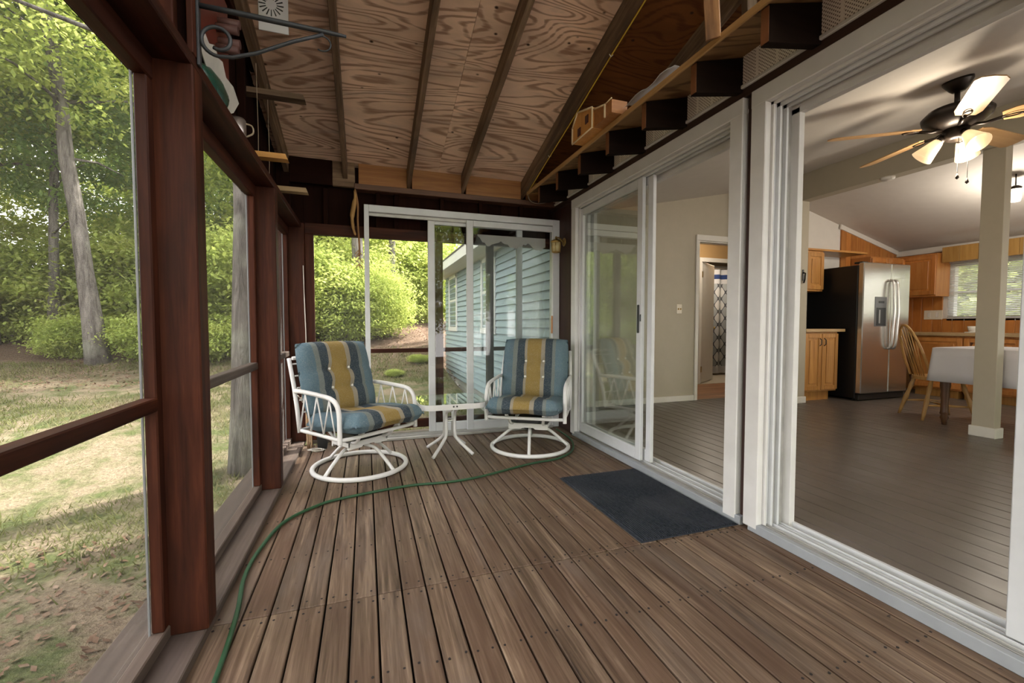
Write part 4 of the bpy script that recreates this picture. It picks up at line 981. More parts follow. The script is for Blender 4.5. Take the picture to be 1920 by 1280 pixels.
for a in (math.radians(45), math.radians(135), math.radians(225), math.radians(315)):
    c, s = math.cos(a), math.sin(a)
    top = (0.0, -0.236*(1 if s < 0 else -1), 0.41)
    leg = smooth_path([(0.018*(1 if c > 0 else -1), -0.236 if s < 0 else 0.236, 0.415), (0.020*(1 if c > 0 else -1), -0.19 if s < 0 else 0.19, 0.385), (0.035*c/abs(c), 0.045*s/abs(s), 0.33), (0.035*c/abs(c), 0.04*s/abs(s), 0.17), (0.06*c/abs(c), 0.06*s/abs(s), 0.11), (0.225*c, 0.225*s, 0.013)], 6)
    MB().tube(leg, 0.0135, 9).build('leg', M_chairw, t)
for yy in (-0.2455,):
    for xx in (-0.012, 0.014): MB().lathe([(0.007,-0.003), (0.007,0.003)], 8, axis=Matrix.Rotation(PI/2, 3, 'X')).build('rivet', M_iron, t, (xx, yy-0.001, 0.42))
MB().tube([(0.035*math.cos(k*PI/6), 0.04*math.sin(k*PI/6), 0.27) for k in range(12)], 0.006, 6, closed=True).build('leg_collar', M_chairw, t)

# ---- door mat, hose
t = empty('door_mat', (1.535, 2.188, 0)); tag(t, 'ribbed navy blue mat on the deck before the farther door', 'mat')
bx('backing', (-0.30, -0.46, 0.001), (0.297, 0.46, 0.006), M_mat, t, 0.002)
rib = MB()
for k in range(46): rib.box((-0.288+k*0.0125, -0.452, 0.004), (-0.288+k*0.0125+0.0068, 0.452, 0.0135), 0.002)
rib.build('ribs', M_mat, t)['kind'] = 'stuff'
hp = [(-0.415,0.9,0.011), (-0.43,1.43,0.011), (-0.452,1.75,0.011), (-0.487,2.01,0.011), (-0.475,2.25,0.011), (-0.42,2.50,0.011), (-0.29,2.66,0.011), (-0.151,2.735,0.011), (0.227,2.815,0.011), (0.50,2.80,0.011), (0.72,2.83,0.011), (1.02,2.935,0.011), (1.18,2.985,0.011), (1.40,3.03,0.011), (1.60,3.19,0.011), (1.74,3.5,0.011), (1.78,3.9,0.011)]
o = MB().tube(smooth_path(hp, 7), 0.0085, 8).build('garden_hose', M_hose); tag(o, 'thin green garden hose snaking across the deck boards', 'hose')

# ---- wall lantern by the far corner
t = empty('wall_lantern', (1.87, 3.93, 1.86)); tag(t, 'brass wall lantern with amber glass beside the end door', 'lamp')
MB().lathe([(0.035,-0.012), (0.042,-0.004), (0.03,0.0)], 16, axis=Matrix.Rotation(-PI/2, 3, 'Y')).build('wall_plate', M_brass, t, (-0.006,0,0.0))
MB().tube(smooth_path([(-0.01,0,0), (-0.05,-0.01,0.03), (-0.08,-0.02,0.035), (-0.10,-0.03,0.01)], 5), 0.008, 8).build('arm', M_brass, t)
MB().lathe([(0.004,0.045), (0.012,0.035), (0.008,0.02), (0.045,0.005), (0.06,-0.012), (0.052,-0.018)], 6, -0.10, -0.03).build('cap', M_brass, t)
MB().lathe([(0.046,-0.018), (0.040,-0.105)], 6, -0.10, -0.03).build('glass_body', plain('amber_lantern_glass', (0.50,0.42,0.22), 0.25), t)
cg = MB()
for k in range(6):
    a = k*PI/3; cg.tube([(-0.10+0.049*math.cos(a), -0.03+0.049*math.sin(a), -0.016), (-0.10+0.042*math.cos(a), -0.03+0.042*math.sin(a), -0.108)], 0.0035, 5)
cg.lathe([(0.044,-0.105), (0.046,-0.112), (0.02,-0.118)], 6, -0.10, -0.03); cg.build('cage', M_brass, t)

# ---- black wrought-iron hanging bracket on the first post
t = empty('hanging_bracket', (-0.508, 1.70, 1.92)); tag(t, 'black wrought-iron scroll bracket jutting from the first post', 'bracket')
bx('mount_strip', (0.0, -0.012, -0.03), (0.008, 0.012, 0.19), M_iron, t, 0.002)
MB().tube([(0.004,0,0.165), (0.10,0,0.165), (0.25,0,0.162), (0.40,0,0.160), (0.455,0,0.158)], [0.008,0.009,0.009,0.008,0.005], 8).build('top_arm', M_iron, t)
scr = []
for k in range(30):
    a = -PI/2-k/29*PI*2.15; r = 0.052*(1-0.45*k/29); scr.append((0.058+r*math.cos(a), 0, 0.065+r*math.sin(a)))
MB().tube([(0.38,0,0.150), (0.28,0,0.105), (0.17,0,0.045), (0.10,0,0.018)]+scr, 0.0062, 8).build('scroll_brace', M_iron, t)
MB().tube([(0.375+0.028*math.cos(a), 0, 0.118+0.026*math.sin(a)) for a in [PI*0.75-k*0.32 for k in range(15)]], 0.0028, 6).build('end_hook', M_iron, t)

# ---- odds and ends along the left plate
o = MB(); 
pts = [(-0.05,0.05), (0.0,0.085), (0.06,0.075), (0.10,0.095), (0.16,0.08), (0.20,0.09), (0.27,0.065), (0.36,0.075), (0.47,0.055), (0.45,0.0), (0.38,-0.045), (0.33,-0.03), (0.27,-0.01), (0.20,0.005), (0.13,0.0), (0.05,0.02)]
o.prism(pts, -0.002, 0.002, 'yz'); o = o.build('torn_paper', plain('torn_white_paper', (0.46,0.43,0.37), 0.8, 0, 0.2, 0.15), None, (-0.545, 1.80, 1.985), (0, math.radians(18), 0)); tag(o, 'torn white paper lying above the green float behind the first post', 'paper')
o = MB().lathe([(0.0,-0.16), (0.03,-0.15), (0.052,-0.09), (0.058,0.0), (0.050,0.08), (0.026,0.14), (0.0,0.155)], 18, axis=Matrix.Rotation(PI/2, 3, 'X')).build('green_float', plain('dark_green_gloss', (0.010,0.055,0.036), 0.25, 0, 0.6), None, (-0.57, 2.0, 1.966)); tag(o, 'glossy dark green float lying on the plate above the second screen', 'float')
t = empty('metal_cup', (-0.56, 2.38, 1.915)); tag(t, 'tarnished metal cup with handle on the plate behind the green float', 'cup')
MB().lathe([(0.030,0.0), (0.036,0.02), (0.036,0.09), (0.030,0.10), (0.026,0.09), (0.026,0.01)], 16, closed_ends=False).build('body', plain('tarnished_silver', (0.32,0.28,0.25), 0.3, 0.85), t)
MB().tube(smooth_path([(0.034,0,0.08), (0.060,0,0.072), (0.064,0,0.04), (0.036,0,0.02)], 5), 0.004, 6).build('handle', plain('horn_handle', (0.26,0.20,0.13), 0.4), t)
t = empty('dark_bottle', (-0.60, 2.25, 1.913)); tag(t, 'black bottle standing behind the metal cup on the plate', 'bottle')
MB().lathe([(0.035,0.0), (0.037,0.10), (0.030,0.14), (0.014,0.17), (0.014,0.21)], 14).build('body', M_black, t)
MB().lathe([(0.016,0.205), (0.016,0.225)], 10).build('cap', M_iron, t)
for (loc, lab, L, mm) in (((-0.70,3.02,2.055), 'orange wooden peg board nearest the green float', 0.26, wood('orange_peg', [(0.3,(0.36,0.15,0.03)), (0.7,(0.58,0.30,0.08))], 'x', 0.5)), ((-0.70,3.46,1.985), 'pale wooden peg board nearest the end wall', 0.32, wood('pale_peg', [(0.3,(0.30,0.18,0.08)), (0.7,(0.50,0.34,0.18))], 'x', 0.5)), ((-0.70,3.05,2.44), 'dark wooden peg board high up by the outermost rafter', 0.36, rafterwood('x'))):
    o = MB().prism([(0,0), (L,0), (L-0.012,0.032), (0,0.032)], -0.035, 0.035, 'xz').build('wooden_peg', mm, None, loc); tag(o, lab, 'peg', 'wooden pegs on the left wall')
for i, (yy, xx, lab) in enumerate(((2.99,-0.60,'thin hanging cord running past the orange peg'), (3.22,-0.585,'thin hanging cord between the two pale pegs'))):
    o = MB().tube([(xx,yy,2.60), (xx+0.004,yy+0.003,2.2), (xx,yy,1.913)], 0.0022, 5).build('twine', plain('faded_cord', (0.30,0.22,0.16), 0.9), None); tag(o, lab, 'cord', 'cords on the left wall')
t = empty('red_panel', (-0.64, 2.30, 2.42)); tag(t, 'dark red painted panel with logs hung on the left wall', 'panel')
bx('board', (0.0,-0.16,-0.20), (0.012,0.24,0.20), plain('faded_red_paint', (0.11,0.020,0.011), 0.5, 0, 0.4, 0.25), t)
for k in range(4): MB().lathe([(0.018,-0.05), (0.020,0.05)], 10, axis=Matrix.Rotation(PI/2, 3, 'Y')).build('log', plain('pale_log', (0.10,0.045,0.038), 0.6, 0, 0.4, 0.2), t, (0.05, 0.05+0.03*(k % 2), -0.11+0.045*k))
t = empty('white_plate_sign', (-0.52, 2.78, 2.915), math.radians(0)); tag(t, 'white metal sign with a black sunburst near the ceiling', 'sign')
bx('plate', (-0.02,-0.006,-0.24), (0.13,0.0,0.20), plain('white_sign_face', (0.55,0.53,0.55), 0.4), t, 0.002)
sb = MB()
for k in range(16):
    a = k*2*PI/16; sb.prism([(0.045+0.028*math.cos(a-.07), -0.095+0.028*math.sin(a-.07)), (0.045+0.062*math.cos(a-.05), -0.095+0.062*math.sin(a-.05)), (0.045+0.062*math.cos(a+.05), -0.095+0.062*math.sin(a+.05)), (0.045+0.028*math.cos(a+.07), -0.095+0.028*math.sin(a+.07))], -0.0085, -0.0062, 'xz')
sb.build('sunburst', M_black, t)
# dried plant hanging at the end wall
t = empty('dried_plant', (-0.075, 4.085, 1.95)); tag(t, 'brown dried stalk hanging from the top plate left of the end door', 'dried plant')
MB().tube(smooth_path([(0.0,0.02,0.28), (0.0,0,0.20), (-0.025,0,0.05), (-0.02,0,-0.05), (0.0,0,-0.12)], 5), [0.006]+[0.012]*5+[0.020]*5+[0.014]*5+[0.010]*4+[0.003], 8).build('husk', plain('dried_husk', (0.30,0.17,0.06), 0.7, 0, 0.3, 0.4), t)
MB().tube(smooth_path([(0.0,0.01,0.28), (0.022,0,0.15), (0.02,0,0.0), (0.03,0,-0.20), (0.028,0,-0.30)], 5), 0.009, 6).build('stalk', plain('dried_stalk', (0.24,0.12,0.05), 0.7, 0, 0.3, 0.3), t)
fuz = MB(); rg = random.Random(9)
for k in range(26):
    a = rg.uniform(0, 2*PI); z = rg.uniform(-0.42, -0.27); fuz.tube([(0.028,0,z+0.04), (0.028+0.035*math.cos(a), 0.02*math.sin(a), z)], 0.0025, 4)
fuz.build('seed_head', plain('straw_seed', (0.42,0.28,0.13), 0.8), t)
# sticks and tool in the corner behind the left chair
for i, (dx, dy, rr, h, lab) in enumerate(((0.0,0.0,0.011,0.62,'thick dry stick leaning in the corner behind the left chair'), (0.03,-0.03,0.007,0.55,'thin dry stick beside the thick one in the corner'))):
    o = MB().tube(smooth_path([(-0.47+dx,3.98+dy,0.002), (-0.482+dx,4.01+dy,h*.5), (-0.475+dx,4.05+dy,h)], 4), [rr*1.2]*4+[rr]*4+[rr*.6], 7).build('dry_stick', plain('pale_stick', (0.26,0.17,0.10), 0.85, 0, 0.2, 0.4), None); tag(o, lab, 'stick', 'sticks in the porch corner')
o = MB(); rg = random.Random(4)
for k in range(14): 
    a = rg.uniform(0, 2*PI); z = rg.uniform(0.40, 0.52)
    o.tube([(0,0,z-0.05), (0.05*math.cos(a), 0.05*math.sin(a), z), (0.07*math.cos(a+.5), 0.07*math.sin(a+.5), z-0.03)], 0.004, 5)
o = o.build('dried_flowers', plain('ash_petal', (0.38,0.34,0.29), 0.85, 0, 0.2, 0.2), None, (-0.505, 3.93, 0.04)); tag(o, 'pale dried flower tuft by the corner post', 'dried flowers')
t = empty('hand_vise', (-0.345, 3.95, 0.0)); tag(t, 'black metal tool with wooden handle on the deck behind the left chair', 'tool')
MB().prism([(-0.05,0.0), (0.02,0.0), (0.03,0.06), (0.0,0.10), (0.03,0.18), (-0.02,0.24), (-0.06,0.20)], -0.03, 0.03, 'xz').build('body', M_black, t)
MB().tube([(0.01,0,0.15), (0.05,-0.01,0.09), (0.085,-0.02,0.014)], [0.014,0.016,0.013], 9).build('handle', plain('worn_handle', (0.13,0.06,0.035), 0.5), t)
o = MB().tube(smooth_path([(-0.40+0.07*math.cos(k*1.1)*(1-.03*k), 3.87+0.03*math.sin(k*1.1), 0.006+0.0035*(k % 5)) for k in range(16)], 4), 0.005, 6).build('rope_coil', plain('white_rope', (0.50,0.47,0.42), 0.85), None); tag(o, 'loose coil of white rope on the deck in the corner', 'rope')
o = MB().tube(smooth_path([(-0.50,4.095,1.55), (-0.494,4.085,1.2), (-0.488,4.08,0.95), (-0.489,4.085,0.6)], 5), 0.0035, 5).build('hanging_string', plain('white_string', (0.52,0.47,0.42), 0.9), None); tag(o, 'white string hanging down the corner post', 'string')
# yellow cord stapled along the fourth rafter
def roof_pt(x, ly, lz): return roof_mat @ Vector((x, ly, lz))
roof_mat = Matrix.Translation((0,4.15,2.47)) @ Matrix.Rotation(-TH, 4, 'X')
t = empty('yellow_cord', (0,0,0)); tag(t, 'yellow cord stapled along the lower edge of the rafter nearest the house', 'cord')
MB().tube([roof_pt(1.533, -0.05-k*0.2, -0.146+0.002*math.sin(k)) for k in range(31)], 0.005, 6).build('cord', plain('yellow_jacket', (0.62,0.42,0.05), 0.5), t)
for k in (0.62, 1.65, 2.9): 
    p = roof_pt(1.533, -k, -0.145); MB().tube([p+Vector((-0.016,0,0.008)), p+Vector((-0.004,0,-0.008)), p+Vector((0.010,0,0.006))], 0.0035, 5).build('staple', M_cream, t)
MB().tube(smooth_path([roof_pt(1.533,-0.05,-0.146), (1.56,4.06,2.27), (1.64,4.04,2.245), (1.75,4.02,2.27), (1.82,4.0,2.30)], 5), 0.004, 6).build('loose_end', plain('grey_jacket', (0.30,0.24,0.20), 0.6), t)

# ---- birdhouse and plastic on the eave edge
t = empty('birdhouse', (1.50, 2.62, 2.352), math.radians(0)); tag(t, 'small orange wooden toy house with white trim perched on the eave edge', 'toy house')
M_tan = wood('orange_model_wood', [(0.3,(0.40,0.17,0.04)), (0.7,(0.58,0.28,0.075))], 'z', 0.5)
M_tand = wood('amber_model_wood', [(0.3,(0.22,0.08,0.02)), (0.7,(0.36,0.15,0.04))], 'x', 0.5)
M_strip = plain('cream_model_trim', (0.72,0.55,0.34), 0.6)
pent = [(0.02,0.0), (0.29,0.0), (0.29,0.075), (0.20,0.165), (0.02,0.135)]
pent = [(-0.02,0.0), (0.27,0.0), (0.27,0.11), (0.19,0.19), (-0.02,0.13)]
MB().prism(pent, -0.06, 0.075, 'yz').build('body', M_tan, t)
tr = MB()
for a, b in zip(pent, pent[1:]+pent[:1]): tr.tube([(-0.063,a[0],a[1]), (-0.063,b[0],b[1])], 0.007, 4)
tr.build('front_trim', M_strip, t)
for (yy, zz) in ((0.055,0.085), (0.165,0.045)): bx('window_panel', (-0.066,yy-0.02,zz-0.028), (-0.060,yy+0.022,zz+0.028), plain('maroon_pane', (0.055,0.012,0.012), 0.4), t, 0.002)
MB().prism([(-0.24,0.0), (-0.02,0.0), (-0.02,0.115), (-0.17,0.075), (-0.24,0.08)], -0.05, 0.06, 'yz').build('annex', M_tand, t)
tr = MB(); tr.tube([(-0.052,-0.02,0.118), (-0.052,-0.165,0.082)], 0.006, 4); tr.tube([(-0.054,-0.165,0.0), (-0.054,-0.165,0.082)], 0.008, 4); tr.tube([(-0.052,-0.165,0.082), (-0.052,-0.24,0.086)], 0.005, 4); tr.build('annex_trim', M_strip, t)
pl = MB(); rg = random.Random(12)
V = []; 
for i in range(9):
    for j in range(14):
        V.append((1.508+0.022*i, 1.93+0.032*j, 2.378+0.012*i*0.5+0.012*math.sin(i*0.8)+0.004*rg.uniform(-1,1)+0.008*math.sin(j*0.9)))
pl.add(V, [(i*14+j, (i+1)*14+j, (i+1)*14+j+1, i*14+j+1) for i in range(8) for j in range(13)], True)
o = pl.build('plastic_sheet', M_poly); sm = o.modifiers.new('thick', 'SOLIDIFY'); sm.thickness = 0.002; tag(o, 'crumpled clear plastic sheet lying on the eave beside the toy house', 'plastic sheet')

# ================================================================ HOUSE THINGS
# ---- ceiling fan with three lamps
FX, FY = 3.60, 1.77
t = empty('ceiling_fan', (FX, FY, ceil_z(FX))); tag(t, 'dark bronze ceiling fan with lit glass shades inside the nearest doorway', 'ceiling fan')
tilt = Matrix.Rotation(-math.atan(0.204), 3, 'Y')
MB().lathe([(0.075,0.0), (0.075,-0.015), (0.045,-0.06), (0.03,-0.075)], 20, axis=tilt).build('canopy', M_bronze, t)
MB().lathe([(0.014,-0.05), (0.014,-0.185)], 12).build('downrod', M_bronze, t)
MB().lathe([(0.03,-0.13), (0.14,-0.15), (0.172,-0.185), (0.165,-0.215), (0.12,-0.255), (0.07,-0.275)], 28).build('motor_housing', M_bronze, t, (0,0,-0.035))
MB().lathe([(0.065,-0.27), (0.062,-0.33), (0.04,-0.345)], 18).build('light_hub', M_bronze, t, (0,0,-0.035))
M_blade = wood('fan_blade_maple', [(0.3,(0.40,0.22,0.09)), (0.7,(0.58,0.37,0.18))], 'x', 0.4, 0.7)
bm_ = MB(); bp = [(0.20,-0.045), (0.26,-0.062), (0.66,-0.066), (0.695,-0.045), (0.705,0.0), (0.695,0.045), (0.66,0.066), (0.26,0.062), (0.20,0.045)]
bm_.prism(bp, -0.003, 0.003, 'xy'); bme = bm_.mesh('blade')
for k in range(5):
    a = math.radians(145+72*k); pv = empty('blade_arm', (0,0,-0.297), a, t)
    o = link('blade', bme, M_blade, pv); o.rotation_euler = (math.radians(-13), 0, 0)
    MB().tube([(0.06,0,-0.006), (0.13,0,-0.018), (0.20,0,-0.008)], 0.010, 6).build('iron', M_bronze, pv)
    MB().tube([(0.24+0.045*math.cos(q), 0.018*math.sin(q), -0.010) for q in [j*PI/6 for j in range(12)]], 0.004, 5, closed=True).build('iron_ring', M_bronze, pv)
for k, az in enumerate((125, 245, 5)):
    a = math.radians(az); pv = empty('lamp', (0,0,-0.355), a, t)
    R = Matrix.Rotation(math.radians(180-42), 3, 'Y')
    sh = MB(); sh.lathe([(0.024,0.0), (0.030,0.012), (0.038,0.04), (0.050,0.085), (0.062,0.125), (0.060,0.126), (0.048,0.085), (0.036,0.04), (0.022,0.004)], 20, axis=R, closed_ends=False)
    sh.build('shade', M_shade, pv, (0.075,0,-0.012))
    MB().lathe([(0.022,-0.03), (0.026,0.006)], 12, axis=R).build('socket', M_bronze, pv, (0.075,0,-0.012))
    MB().lathe([(0.0,0.012), (0.012,0.018), (0.020,0.045), (0.018,0.062), (0.0,0.072)], 12, axis=R, closed_ends=False).build('bulb', M_bulb, pv, (0.075,0,-0.012))
L = bpy.data.lights.new('fan_lamp_light', 'POINT'); L.energy = 11; L.color = (1.0,0.86,0.66); L.shadow_soft_size = 0.09
lo = bpy.data.objects.new('fan_lamp_light', L); C.objects.link(lo); lo.parent = t; lo.location = (0,0,-0.53)
for (dx, dy, zb) in ((-0.03,-0.03,-0.63), (0.02,-0.055,-0.66)):
    p = MB(); p.tube([(dx,dy,-0.33), (dx,dy,zb+0.03)], 0.0015, 4); p.lathe([(0.0,zb+0.03), (0.007,zb+0.012), (0.010,zb), (0.0,zb-0.010)], 10, dx, dy); p.build('pull_chain', M_bronze, t)
# smoke alarm on the beam underside
o = MB().lathe([(0.062,0.0), (0.062,-0.018), (0.048,-0.032), (0.0,-0.034)], 20).build('smoke_alarm', M_intwhite, None, (5.315, 3.17, 2.62)); tag(o, 'round white smoke alarm under the beam', 'smoke alarm')
# pendant over the table
t = empty('pendant_lamp', (6.6, 2.725, 2.43)); tag(t, 'small lit glass pendant lamp right of the column', 'lamp')
MB().tube([(0,0,0.08), (0,0,ceil_z(6.6)-2.43)], 0.006, 6).build('cord', M_bronze, t); MB().lathe([(0.045,0.06), (0.05,0.08), (0.02,0.10)], 14).build('cap', M_bronze, t)
MB().lathe([(0.045,0.06), (0.05,-0.02), (0.04,-0.07), (0.0,-0.075)], 14).build('glass_shade', emit('lit_pendant_glass', (1.0,0.85,0.62), 3.0), t)
L = bpy.data.lights.new('pendant_bulb', 'POINT'); L.energy = 14; L.color = (1.0,0.90,0.76); L.shadow_soft_size = 0.05
lo = bpy.data.objects.new('pendant_bulb', L); C.objects.link(lo); lo.parent = t; lo.location = (0,0,-0.20)
# switches
t = empty('light_switch', (3.932, 4.74, 1.25)); tag(t, 'cream light switch plate on the beige wall', 'switch')
bx('plate', (-0.042,-0.008,-0.062), (0.042,0.0,0.062), M_cream, t, 0.003)
for s in (-0.018, 0.018): bx('toggle', (s-0.006,-0.022,-0.012), (s+0.006,-0.008,0.010), M_brass, t, 0.002)
t = empty('wall_hook', (5.345, 4.12, 1.68)); tag(t, 'black hook hanging on the stub wall beside the cabinets', 'hook')
bx('plate', (-0.014,-0.008,-0.07), (0.014,0.0,0.07), M_blackp, t, 0.004); MB().tube([(0,-0.008,0.03), (0,-0.035,0.02), (0,-0.03,-0.06), (0.006,-0.012,-0.10)], 0.010, 7).build('hook', M_blackp, t)
# shower curtain
t = empty('shower_curtain', (0, 6.95, 0)); tag(t, 'grey-white shower curtain with dark ogee pattern and navy band', 'curtain')
def curtainmat():
    m, nt, out = newmat('ogee_curtain'); b = bsdf(nt, out, (0.6,0.6,0.6), 0.8)
    v = coords(nt, (1,1,1), False); sx = nt.nodes.new('ShaderNodeSeparateXYZ'); nt.links.new(v, sx.inputs[0])
    ux = math_(nt, 'MULTIPLY', sx.outputs['X'], 2*PI/0.13); uz = math_(nt, 'MULTIPLY', sx.outputs['Z'], 2*PI/0.26)
    q = math_(nt, 'ADD', math_(nt, 'COSINE', ux), math_(nt, 'COSINE', uz))
    ln = math_(nt, 'LESS_THAN', math_(nt, 'ABSOLUTE', q), 0.24)
    fill = mixc(nt, (0.60,0.60,0.60), (0.36,0.38,0.40), math_(nt, 'GREATER_THAN', q, 0.0))
    c = mixc(nt, fill, (0.07,0.075,0.09), ln)
    topb = math_(nt, 'GREATER_THAN', sx.outputs['Z'], 1.86); c = mixc(nt, c, (0.58,0.58,0.60), topb)
    nb = math_(nt, 'MULTIPLY', math_(nt, 'GREATER_THAN', sx.outputs['Z'], 1.95), math_(nt, 'LESS_THAN', sx.outputs['Z'], 2.04)); c = mixc(nt, c, (0.02,0.045,0.16), nb)
    lowb = math_(nt, 'LESS_THAN', sx.outputs['Z'], 0.20); c = mixc(nt, c, (0.58,0.58,0.60), lowb)
    nt.links.new(c, b.inputs['Base Color']); return m
cv = MB(); V = []
for i in range(81):
    xx = 5.9+2.2*i/80; V += [(xx, 0.035*math.sin(i*0.8), 0.06), (xx, 0.03*math.sin(i*0.8), 2.14)]
cv.add(V, [(2*i, 2*i+2, 2*i+3, 2*i+1) for i in range(80)], True); o = cv.build('fabric', curtainmat(), t); sm = o.modifiers.new('thick', 'SOLIDIFY'); sm.thickness = 0.003
MB().tube([(5.7,0,2.16), (8.2,0,2.16)], 0.013, 8).build('rail', M_chrome, t)

# ---- kitchen cabinets
def cab_door(p, name, w, h, mat, handle=None):
    """raised-panel door; local x width, z height, front towards -y"""
    d = empty(name, (0,0,0), 0, p); f = 0.055
    for lo, hi in (((0,-0.02,0),(f,0,h)), ((w-f,-0.02,0),(w,0,h)), ((f,-0.02,0),(w-f,0,f)), ((f,-0.02,h-f),(w-f,0,h))): bx('door_rail', lo, hi, mat, d, 0.003)
    bx('door_panel', (f+0.001,-0.010,f+0.001), (w-f-0.001,-0.002,h-f-0.001), mat, d, 0)
    bx('raised_field', (f+0.03,-0.019,f+0.03), (w-f-0.03,-0.010,h-f-0.03), mat, d, 0.008)
    if handle:
        hx, hz = handle; MB().tube([(hx,-0.02,hz-0.05), (hx,-0.045,hz-0.03), (hx,-0.045,hz+0.03), (hx,-0.02,hz+0.05)], 0.006, 6).build('handle', M_iron, d)
    return d
def cabinet(name, label, loc, rz, w, dpt, z0, z1, ndoor, group, mat=None, toe=0.0, handles=True, side=None):
    mat = mat or oak(); t = empty(name, loc, rz); tag(t, label, 'cabinet', group)
    bx('carcass', (0, 0.0, z0), (w, dpt, z1), side or mat, t, 0.003)
    if toe: bx('toe_kick', (0, 0.06, FZ), (w-0.06, dpt, z0), oak(), t, 0)
    dw = w/ndoor
    for k in range(ndoor):
        hx = (dw-0.05 if k % 2 == 0 else 0.03) if handles else None
        d = cab_door(t, 'door', dw-0.012, z1-z0-0.05, mat, (hx, z1-z0-0.16) if handles else None)
        d.location = (k*dw+0.006, -0.001, z0+0.025)
    return t
cabinet('base_cabinet', 'honey oak base cabinet with two doors beside the fridge', (5.46, 4.17, 0), 0, 0.62, 0.58, 0.145, 0.945, 2, 'kitchen cabinets', toe=1)
M_ctop = wood('laminate_counter', [(0.3,(0.45,0.29,0.14)), (0.7,(0.56,0.39,0.21))], 'x', 0.4, 0.4)
o = bx('countertop', (5.44, 4.125, 0.946), (6.17, 4.755, 0.985), M_ctop, None, 0.004); tag(o, 'wood-look countertop over the base cabinet beside the fridge', 'countertop')
cabinet('wall_cabinet', 'honey oak wall cabinet above the counter left of the fridge', (5.46, 4.42, 0), 0, 0.66, 0.33, 1.51, 2.07, 2, 'kitchen cabinets', handles=False)
o = bx('cabinet_shelf', (5.45, 4.39, 2.072), (6.98, 4.75, 2.10), oak('x'), None, 0.003); tag(o, 'long oak shelf board running above the wall cabinet and fridge', 'shelf')
bx_ = empty('splash_panel', (0,0,0)); tag(bx_, 'black back panel behind the left counter', 'panel'); bx('sheet', (5.44, 4.735, 0.986), (6.20, 4.758, 1.515), M_black, bx_, 0)
# far side run (fronts face -x)
RZ = -PI/2
ys = 4.70
for k in range(4):
    cabinet('base_cabinet', ('pine base cabinet behind the dining chair', 'pine base cabinet just left of the column', 'pine base cabinet hidden behind the column', 'pine base cabinet right of the column')[k], (7.66, ys-0.55-k*0.56, 0), RZ, 0.555, 0.58, 0.13, 0.885, 1, 'kitchen cabinets', pine(), toe=1, handles=False)
o = bx('countertop', (7.615, 1.2, 0.886), (8.248, 4.735, 0.93), M_ctop, None, 0.004); tag(o, 'long wood-look countertop below the kitchen window', 'countertop')
cabinet('wall_cabinet', 'pine wall cabinet beside the kitchen window', (7.92, 4.55, 0), RZ, 0.50, 0.32, 1.46, 2.09, 1, 'kitchen cabinets', pine(), handles=False)
cabinet('wall_cabinet', 'pine wall cabinet in the kitchen corner above the fridge', (7.15, 4.45, 0), 0, 0.75, 0.28, 1.72, 2.06, 2, 'kitchen cabinets', pine(), handles=False)
t = empty('outlet_plate', (8.25, 4.24, 1.19)); tag(t, 'wide cream outlet and switch plate on the pine wall', 'outlet')
bx('plate', (-0.008,-0.115,-0.07), (0.0,0.115,0.07), M_cream, t, 0.003)
for s in (-0.05, 0.05): bx('socket', (-0.012,s-0.018,-0.035), (-0.008,s+0.018,0.035), M_intwhite, t, 0.002)
t = empty('valance', (8.0, 0, 0)); tag(t, 'knotty pine valance board above the kitchen window', 'valance')
yy = 4.03
for k in range(9): bx('plank', (-0.01, yy-0.195, 1.945), (0.01, yy, 2.165), wood('pale_pine', [(0.3,(0.30,0.15,0.035)), (0.7,(0.46,0.27,0.08))], 'z', 0.45, 0.5, knots=(0.10,0.04,0.01)), t, 0.003); yy -= 0.198
t = empty('soap_dish', (7.85, 3.60, 0.931)); tag(t, 'small white dish on the window countertop', 'dish')
MB().lathe([(0.03,0.0), (0.045,0.05), (0.05,0.09), (0.044,0.09), (0.03,0.02)], 14).build('cup', M_intwhite, t); bx('tray', (-0.05,-0.20,0.0), (0.05,0.06,0.012), M_intwhite, t, 0.004)
# ---- fridge
t = empty('refrigerator', (6.21, 3.94, FZ)); tag(t, 'stainless side-by-side refrigerator with black side in the kitchen', 'refrigerator')
FH = 1.845
bx('body', (0.0, 0.075, 0.03), (0.93, 0.77, FH-0.03), M_black, t, 0.006)
bx('base_grille', (0.01, 0.03, 0.012), (0.92, 0.10, 0.09), M_blackp, t, 0.004)
for (a, b, nm) in ((0.0, 0.537, 'freezer_door'), (0.543, 0.93, 'fridge_door')):
    d = bx(nm, (a, 0.0, 0.10), (b, 0.072, FH), M_steel, t, 0.010)
dp = bx('dispenser', (0.225, -0.006, 1.00), (0.455, 0.004, 1.395), plain('dispenser_grey', (0.10,0.10,0.105), 0.3), t, 0.004)
bx('dispenser_recess', (0.25, -0.009, 1.01), (0.435, -0.005, 1.25), M_black, t, 0.002); bx('dispenser_buttons', (0.29, -0.009, 1.31), (0.40, -0.005, 1.34), M_black, t, 0.002)
bx('dispenser_paddle', (0.29, -0.014, 1.04), (0.32, -0.008, 1.22), plain('paddle_grey', (0.25,0.25,0.25), 0.3), t, 0.002)
for hx in (0.50, 0.58):
    MB().tube(smooth_path([(hx,-0.005,0.70), (hx,-0.05,0.74), (hx,-0.065,1.0), (hx,-0.072,1.18), (hx,-0.065,1.35), (hx,-0.05,1.58), (hx,-0.005,1.62)], 5), 0.017, 8).build('handle', M_chrome, t)
for (a, b) in ((0.05,0.12), (0.86,0.12)): MB().lathe([(0.02,-0.0), (0.02,0.03)], 10, a, b).build('foot', M_iron, t)
bx('hinge_cover', (0.02, 0.04, FH-0.01), (0.14, 0.14, FH+0.015), M_blackp, t, 0.004)
